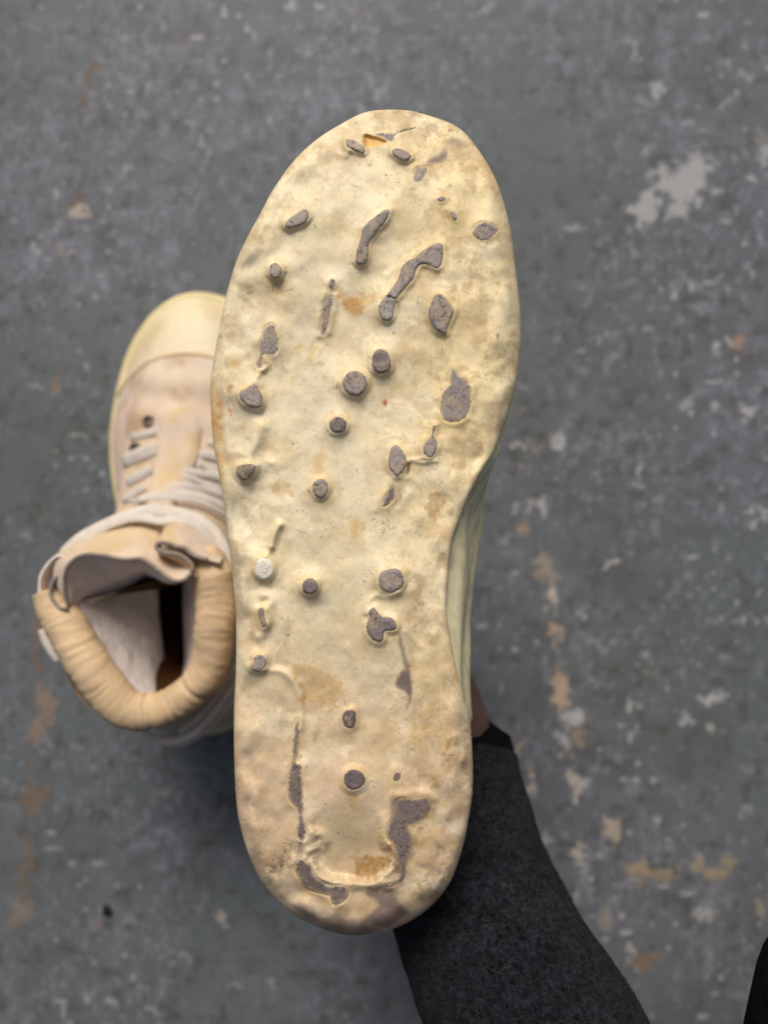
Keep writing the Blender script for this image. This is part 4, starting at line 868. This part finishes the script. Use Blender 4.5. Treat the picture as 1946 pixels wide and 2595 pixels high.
    rb = [U(x, y, .070) for x, y in Z3([(1180, -140), (1180, 100), (1185, 350), (1195, 600), (1190, 740), (1140, 900)])]
    sheet('lining', [rt, rb], M_lining)
    # ---- tongue: outer flap, inner face, frayed edge
    edge_z = [(290, 1190), (262, 1060), (268, 910), (330, 825), (420, 785), (550, 788), (650, 810), (750, 822), (850, 815), (920, 855), (1000, 915), (1060, 965), (1130, 990), (1200, 975), (1248, 925)]
    E3 = [U(x, y, z) for (x, y), z in zip(Z2(edge_z), np.interp(np.arange(15), [0, 2, 6, 9, 14], [.138, .146, .152, .152, .150]))]
    mid = [U(x, y, .138) for x, y in Z2([(200, 1010), (190, 900), (220, 830), (300, 770), (400, 735), (530, 700), (650, 690), (750, 690), (850, 700), (920, 720), (985, 745), (1040, 800), (1110, 850), (1170, 850), (1215, 860)])]
    outr = [U(x, y, .112) for x, y in Z2([(130, 900), (150, 840), (200, 790), (290, 720), (390, 660), (500, 600), (620, 550), (730, 520), (850, 500), (930, 520), (990, 540), (1050, 590), (1120, 620), (1180, 660), (1230, 720)])]
    tcol = lambda V: mixc(np.broadcast_to(lin(208, 184, 146), (len(V), 3)).copy(), lin(212, 194, 176), .8 * sstep(.4, .6, fbm(V[:, 0] * 60, V[:, 1] * 60, 540, 3)))
    sheet('tongue', [E3, mid, outr], M_suede, col=tcol)
    inn_m = [U(x, y, .136) for x, y in Z2([(300, 1200), (330, 1080), (360, 980), (430, 920), (520, 890), (600, 890), (680, 890), (760, 880), (830, 870), (890, 880), (960, 930), (1030, 975), (1100, 1000), (1180, 985), (1235, 930)])]
    inn_b = [U(x, y, .120) for x, y in Z2([(320, 1215), (400, 1190), (470, 1160), (540, 1120), (600, 1100), (660, 1080), (720, 1050), (780, 1020), (840, 980), (890, 950), (950, 960), (1010, 985), (1090, 1005), (1170, 990), (1225, 935)])]
    sheet('tongue_lining', [[p + Vector((0, 0, -.0005)) for p in E3], inn_m, inn_b], M_lining, th=.0010)
    V, Fc = tube(resample(crspline(np.array([tuple(v) for v in E3]), 8, False), .0015, False), .0010, 8)
    mesh_np('tongue_binding', V, Fc, M_rim, boot)
    # left fold of the collar lining
    fo = [U(x, y, .139) for x, y in Z2([(62, 1090), (70, 960), (125, 860), (200, 795), (270, 800)])]
    fi = [U(x, y, .130) for x, y in Z2([(110, 1110), (125, 1000), (165, 920), (215, 860), (268, 850)])]
    sheet('collar_fold', [fo, fi], M_lining)
    fo2 = [U(x, y, .141) for x, y in Z2([(285, 1200), (225, 1200), (165, 1130), (150, 1060), (185, 975), (255, 930)])]
    V, Fc = tube(resample(crspline(np.array([tuple(v) for v in fo2]), 8, False), .0015, False), .0010, 8)
    mesh_np('tongue_binding', V, Fc, M_rim, boot)
    sheet('collar_fold', [fo2, [U(x, y, .131) for x, y in Z2([(285, 1190), (255, 1170), (220, 1110), (205, 1060), (225, 1010), (262, 960)])]], M_leather)
    # right flap that folds over the collar
    f1 = [U(x, y, .147) for x, y in Z2([(980, 735), (1000, 685), (1100, 712), (1180, 725), (1260, 785), (1380, 830), (1470, 850)])]
    f2 = [U(x, y, .138) for x, y in Z2([(1010, 660), (1050, 600), (1140, 600), (1230, 640), (1320, 700), (1410, 760), (1490, 810)])]
    f3 = [U(x, y, .118) for x, y in Z2([(1050, 560), (1100, 520), (1180, 510), (1260, 550), (1350, 620), (1440, 700), (1510, 780)])]
    sheet('tongue', [f1, f2, f3], M_suede, col=tcol)
    fb = [U(x, y, z) for (x, y), z in zip(Z2([(1248, 925), (1252, 870), (1200, 815), (1130, 780), (1060, 772), (990, 752), (972, 722), (1000, 688), (1100, 708), (1130, 725), (1190, 730), (1260, 788), (1370, 825)]), [.150] * 8 + [.148] * 5)]
    V, Fc = tube(resample(crspline(np.array([tuple(v) for v in fb]), 8, False), .0015, False), .0011, 8)
    mesh_np('tongue_binding', V, Fc, M_rim, boot)
    sheet('tongue_lining', [fb[:8], [U(x, y, .139) for x, y in Z2([(1200, 940), (1190, 890), (1150, 850), (1100, 830), (1060, 810), (1010, 790), (995, 770), (1020, 760)])]], M_leather)
    # ---- central tongue strip lying over the laces
    st = []
    for py, xl, xr in ((1010, 405, 500), (1060, 398, 515), (1110, 405, 506), (1160, 405, 500), (1210, 395, 480), (1260, 380, 452), (1300, 375, 440)):
        tuck = -.0012 if py < 1020 else .0012 if py < 1070 else .0042
        st.append([hit(x, py, tuck + (.0003 if .1 < t < .9 else -.0012), .08) for t, x in ((t, xl + (xr - xl) * t) for t in np.linspace(0, 1, 7))])
    sheet('tongue', st, M_suede, 4, .0014, col=tcol)
    # ---- laces (flat bands lying on the upper)
    def lace(pp, r, off, flat=.3, zdef=.1, fz=None):
        P2 = resample(crspline(pp, 8, False), 6, False)
        if fz is None: P = np.array([tuple(hit(x, y, off, zdef)) for x, y in P2])
        else:
            zz = np.interp(np.linspace(0, 1, len(P2)), np.linspace(0, 1, len(fz)), fz)
            P = np.array([tuple(U(x, y, z)) for (x, y), z in zip(P2, zz)])
        for _ in range(3): P[1:-1] = .25 * P[:-2] + .5 * P[1:-1] + .25 * P[2:]
        nrm = np.array([0, 0, 1.]) if fz is None else np.array([0, .5, 1.])
        V, Fc = tube(P, .88 * r * (1.12 + .04 * np.sin(np.arange(len(P)) * .23)), 12, flat, up=nrm)
        mesh_np('lace', V, Fc, M_lace, boot)
    Z9 = lambda L: [(260 + x / 4.879, 1000 + y / 4.879) for x, y in L]
    lace(Z9([(400, 560), (540, 520), (720, 470)]), .0024, .0030)
    lace(Z9([(330, 850), (500, 780), (700, 690)]), .0044, .0034)
    lace(Z9([(370, 1120), (500, 1040), (640, 950)]), .0029, .0034)
    lace(Z9([(320, 1350), (430, 1270), (560, 1180)]), .0020, .0034)
    lace(Z9([(1310, 600), (1380, 640), (1560, 700)]), .0024, .0034)
    lace(Z9([(1190, 770), (1320, 790), (1540, 850)]), .0026, .0036)
    lace(Z9([(1160, 900), (1300, 930), (1560, 1010)]), .0021, .0034)
    lace(Z9([(1010, 1000), (1200, 1020), (1400, 1060), (1570, 1130)]), .0024, .0044)
    lace(Z9([(980, 1110), (1200, 1130), (1420, 1180), (1600, 1250)]), .0019, .0036)
    lace(Z9([(800, 1205), (960, 1185), (1200, 1215), (1400, 1270), (1600, 1360)]), .0021, .0046)
    lace(Z9([(490, 1380), (620, 1335), (800, 1310), (1000, 1310), (1200, 1345), (1400, 1420), (1580, 1540)]), .0021, .0052)
    lace(Z9([(1180, 1290), (1320, 1330), (1450, 1390), (1600, 1480)]), .0017, .0040)
    lace(Z2([(250, 790), (320, 715), (420, 640), (600, 545), (760, 485), (870, 452), (1000, 446), (1130, 466), (1260, 508), (1380, 580), (1460, 680), (1515, 820), (1550, 1000), (1570, 1150)]), .0040, .004, .36, fz=[.118, .121, .122, .122, .121, .122, .124, .124, .120])
    lace(Z2([(780, 505), (880, 500), (1000, 524), (1090, 512), (1200, 520), (1320, 590), (1420, 700), (1480, 850)]), .0024, .003, .4, fz=[.124, .126, .127, .126, .122])
    lace(Z9([(1000, 1060), (1150, 1110), (1330, 1210), (1560, 1300)]), .0016, .0052)
    lace(Z9([(1180, 850), (1300, 960), (1450, 1060), (1590, 1110)]), .0016, .0046)
    lace(Z9([(840, 1240), (1000, 1270), (1150, 1290), (1330, 1350), (1560, 1450)]), .0016, .0056)
    lace(Z9([(420, 1400), (620, 1375), (850, 1365), (1050, 1385), (1250, 1430), (1500, 1570)]), .0016, .0060)
    ev = []
    for x in np.linspace(-.054, .050, 50):
        y = float(capl(np.array([[x, 0, 0]]))[0])
        h = bv.ray_cast(Vector((x, y, .2)), Vector((0, 0, -1)))
        if h[0]: ev.append(tuple(h[0] + h[1] * (.0012 if h[1].z > 0 else -.0012)))
    V, Fc = tube(resample(np.array(ev), .002, False), .0013, 10, .8)
    mesh_np('vamp_seam', V, Fc, M_leather, boot)
    lace(Z3([(850, 1255), (940, 1290), (1060, 1320), (1180, 1300), (1300, 1220), (1420, 1090), (1520, 950), (1600, 820)]), .0024, .003, .45, fz=[.108, .109, .110, .111, .112, .113])
    lace(Z3([(1150, 1250), (1300, 1130), (1440, 960), (1590, 740)]), .0016, .003, .5, fz=[.112, .113, .114, .115])
    lace(Z3([(1080, 1330), (1220, 1310), (1380, 1190), (1500, 1050), (1600, 930)]), .0026, .003, .45, fz=[.103, .104, .105, .106])
    lace(Z3([(100, 440), (125, 520), (170, 600), (230, 680)]), .0034, .003, .5, fz=[.108, .108, .107])
    # ---- eyelets
    for (px, py) in ((382, 1070), (350, 1140)):
        p = hit(px, py, .0022)
        ring = np.array([tuple(p + Vector((.0028 * math.cos(a), .0028 * math.sin(a), 0))) for a in np.linspace(0, 2 * math.pi, 17)])
        V, Fc = tube(ring, .0009, 8, cap=False)
        e = mesh_np('eyelet', V, Fc, M_eye, boot)
        hole = [tuple(p + Vector((.0024 * math.cos(a), .0024 * math.sin(a), -.0003))) for a in np.linspace(0, 2 * math.pi, 16, endpoint=False)]
        mesh_np('hole', hole, [tuple(range(16))], M_eye, e)
build_standing()

# ------------------------------------------------------------------ the person: hand, sleeve, trouser leg
def skin_chain(verts, edges, radii, name, mat, parent, sub=2, root=0):
    me = bpy.data.meshes.new(name); me.from_pydata([tuple(v) for v in verts], edges, [])
    o = bpy.data.objects.new(name, me); COL.objects.link(o)
    m = o.modifiers.new('skin', 'SKIN'); m.use_smooth_shade = True
    for i, r in enumerate(radii):
        sv = me.skin_vertices[0].data[i]; sv.radius = (r, r) if not isinstance(r, tuple) else r
        sv.use_root = (i == root)
    s = o.modifiers.new('sub', 'SUBSURF'); s.levels = sub; s.render_levels = sub
    dg = bpy.context.evaluated_depsgraph_get()
    me2 = bpy.data.meshes.new_from_object(o.evaluated_get(dg))
    me2.name = name; o.modifiers.clear(); o.data = me2
    me2.materials.clear(); me2.materials.append(mat)
    me2.polygons.foreach_set('use_smooth', np.ones(len(me2.polygons), bool))
    if parent is not None: o.parent = parent
    return o
def build_person():
    W = Vector((.031, -.117, .154))                             # wrist
    V = [W + Vector((.010, -.06, .012)), W, Vector((.0325, -.090, .159))]   # forearm end, wrist, palm
    R = [(.022, .017), (.0225, .017), (.0210, .016)]
    E = [(0, 1), (1, 2)]
    # fingers: root on the palm, then round the front of the ankle shaft towards the left
    fin = [(.186, .0088, 1.0), (.168, .0092, 1.08), (.150, .0088, 1.0), (.134, .0076, .82)]
    tips = []
    for z, r, L in fin:
        b = len(V)
        pts = [Vector((.0255, -.068, .62 * z + .38 * .160)), Vector((.0175, -.044, z)), Vector((.0085, -.024, z - .001)), Vector((-.006 - .010 * L, -.0130, z - .003)), Vector((-.014 - .026 * L, -.0150, z - .005))]
        rr = [r * 1.2, r * 1.1, r, r * .93, r * .82]
        V += pts; R += [(q, q) for q in rr]
        E += [(2, b)] + [(b + k, b + k + 1) for k in range(4)]
        tips.append((pts[-1], pts[-1] - pts[-2], r))
    b = len(V)
    tp = [Vector((.016, -.108, .168)), Vector((.012, -.136, .182)), Vector((-.010, -.1425, .182)), Vector((-.030, -.1410, .180))]
    V += tp; R += [(.0125, .0120), (.0112, .0106), (.0098, .0094), (.0084, .0080)]
    E += [(1, b)] + [(b + k, b + k + 1) for k in range(3)]
    tips.append((tp[-1], tp[-1] - tp[-2], .0092))
    person = skin_chain(V, E, R, 'person', M_skin, None, 2, 1)
    tag(person, 'person in a black wool sleeve, one hand gripping the upturned boot from behind', 'person')
    for p, d, r in tips:                                         # nails
        d = d.normalized(); out = Vector((0, 1, 0)) if p.y > -.05 else Vector((0, -1, 0))
        side = d.cross(out).normalized(); vs = []; fs = []
        for i in range(6):
            for j in range(5):
                u = (i / 5 - .5) * r * 1.5; v = (j / 4 - .5) * r * 1.2
                vs.append(p + d * (u * .9 + r * .15) + side * v + out * (r * .86 - (v / r) ** 2 * r * .35 - max(u / r, 0) ** 2 * r * .25))
        fs = [(i * 5 + j, i * 5 + j + 1, (i + 1) * 5 + j + 1, (i + 1) * 5 + j) for i in range(5) for j in range(4)]
        mesh_np('fingernail', [tuple(v) for v in vs], fs, M_nail, person)
    # sleeve
    axis = [unproj(1130, 1940, .150), unproj(1152, 2090, .166), unproj(1226, 2350, .192), unproj(1352, 2600, .216), Vector((.105, -.29, .262)), Vector((.17, -.42, .36)), Vector((.20, -.52, .56)), Vector((.14, -.58, .76))]
    rad = [.0355, .0410, .0495, .0560, .060, .062, .068, .080]
    P = crspline(np.array([tuple(v) for v in axis]), 26, False)
    rr = np.interp(np.linspace(0, 1, len(P)), np.linspace(0, 1, 8), rad)
    P = resample(P, .0012, False); rr = np.interp(np.linspace(0, 1, len(P)), np.linspace(0, 1, len(rr)), rr)
    n = len(P); ns = 260
    S_, T_ = np.meshgrid(np.arange(n), np.linspace(0, 2 * np.pi, ns, endpoint=False), indexing='ij')
    wob = 1 + .06 * (fbm(S_ * .05, 2 * np.cos(T_) + 4, 600, 3) - .5) + .05 * (fbm(S_ * .04 + np.sin(T_) * 1.5, 2 * np.sin(T_) + 9, 601, 3) - .5) + .045 * (fbm(S_ * .42, T_ * 15.92, 602, 4, .65) - .5)
    Vt, Fc = tube(P, rr, ns, .82, cap=False, wob=wob)
    sleeve = mesh_np('sleeve', Vt, Fc, M_wool, person)
    # band at the sleeve's wrist end, blacker than the wool
    dP = (P[0] - P[8]) / np.linalg.norm(P[0] - P[8])
    Pc = np.vstack([P[0] + dP * .0022 + np.array([-.001, .0, -.001]), P[0] + dP * .001, P[24]])
    Pc = crspline(Pc, 5, False)
    Vc, Fcc = tube(Pc, np.interp(np.linspace(0, 1, len(Pc)), [0, .4, 1], [.0325, .0345, .0340]), 48, .82, cap=False)
    mesh_np('cuff', Vc, Fcc, M_hem, person)
    # loose fibres standing off the cloth
    rs = np.random.RandomState(3); Vt3 = Vt[:n * ns].reshape(n, ns, 3)
    fv, ff = [], []
    i = rs.randint(0, n - 1, 90000); j = rs.randint(0, ns, 90000)
    keep = (Vt3[i, j, 2] > P[i, 2] - .01) & (Vt3[i, j, 1] > -.26)
    i, j = i[keep], j[keep]
    p = Vt3[i, j] + (Vt3[np.minimum(i + 1, n - 1), j] - Vt3[i, j]) * rs.rand(len(i), 1) + (Vt3[i, (j + 1) % ns] - Vt3[i, j]) * rs.rand(len(i), 1)
    nr = p - P[i]; nr /= np.linalg.norm(nr, axis=1)[:, None]
    L = rs.uniform(.0006, .0026, (len(p), 1))
    a = rs.normal(0, 1, (len(p), 3)); a -= nr * (a * nr).sum(1)[:, None]; a /= np.linalg.norm(a, axis=1)[:, None]
    wv = np.cross(nr, a) * .00006
    p1 = p + nr * L * .35 + a * L * .6; p2 = p + nr * L * .45 + a * L * 1.3
    k = len(p)
    VV = np.vstack([p - wv, p + wv, p1 - wv, p1 + wv, p2])
    idx = np.arange(k)
    tri = np.vstack([np.stack([idx, idx + k, idx + 3 * k], 1), np.stack([idx, idx + 3 * k, idx + 2 * k], 1), np.stack([idx + 2 * k, idx + 3 * k, idx + 4 * k], 1)])
    fz = mesh_np('wool_fuzz', VV, tri, M_fuzz, sleeve); fz['kind'] = 'stuff'
    # trouser leg at the lower right corner: knee and shin of the crouching photographer
    def limb(axis, radii, name, seed):
        Pt = crspline(np.array(axis, float), 8, False)
        rt = np.interp(np.linspace(0, 1, len(Pt)), np.linspace(0, 1, len(radii)), radii)
        n2 = len(Pt); S2, T2 = np.meshgrid(np.arange(n2), np.linspace(0, 2 * np.pi, 48, endpoint=False), indexing='ij')
        wb = 1 + .12 * (fbm(S2 * .3, 2 * np.cos(T2) + 4, seed, 3) - .5) + .06 * (fbm(S2 * .8 + np.sin(T2), 2 * np.sin(T2) + 4, seed + 1, 2) - .5)
        Vt, Fc = tube(Pt, rt, 48, 1, up=(0, 1, .2), wob=wb)
        return mesh_np(name, Vt, Fc, M_trouser, person)
    limb([(.37, -.44, 0), (.32, -.35, .12), (.232, -.232, .235), (.200, -.198, .268), (.200, -.265, .29), (.17, -.45, .31), (.14, -.66, .30)], [.052, .058, .064, .070, .076, .088, .10], 'trouser_leg', 610)
    limb([(-.38, -.46, 0), (-.34, -.40, .12), (-.29, -.32, .235), (-.27, -.30, .268), (-.26, -.36, .29), (-.20, -.50, .31), (-.14, -.66, .30)], [.052, .058, .064, .070, .076, .088, .10], 'trouser_leg', 620)
    # the coat above the knees, added out of the picture to keep the sky behind the photographer off the heel and the near floor
    Pt = crspline(np.array([(0, -.74, .20), (0, -.74, .36), (0, -.68, .55), (0, -.60, .72), (0, -.555, .84), (0, -.55, .90)]), 8, False)
    rt = np.interp(np.linspace(0, 1, len(Pt)), np.linspace(0, 1, 6), [.20, .22, .215, .22, .16, .06])
    S2, T2 = np.meshgrid(np.arange(len(Pt)), np.linspace(0, 2 * np.pi, 64, endpoint=False), indexing='ij')
    Vt, Fc = tube(Pt, rt, 64, .62, up=(0, 1, .1), wob=1 + .08 * (fbm(S2 * .3, 2 * np.cos(T2) + 4, 630, 3) - .5))
    mesh_np('coat', Vt, Fc, M_wool, person)
build_person()

# ------------------------------------------------------------------ a black crumb on the floor
def build_crumb():
    bm = bmesh.new(); bmesh.ops.create_icosphere(bm, subdivisions=3, radius=.0028)
    r = random.Random(4)
    for v in bm.verts:
        n = float(fbm(v.co.x * 600 + 5, v.co.y * 600 + v.co.z * 500, 700, 2)); v.co *= .7 + .7 * n; v.co.z *= .7; v.co.y *= 1.3
    me = bpy.data.meshes.new('crumb'); bm.to_mesh(me); bm.free()
    me.polygons.foreach_set('use_smooth', np.ones(len(me.polygons), bool)); me.materials.append(M_crumb)
    o = bpy.data.objects.new('dirt_crumb', me); COL.objects.link(o); p = unproj(274, 2304, 0); o.location = (p.x, p.y, .0018); o.rotation_euler = (0, 0, .5)
    tag(o, 'tiny black crumb of dirt lying alone on the grey floor', 'crumb')
build_crumb()
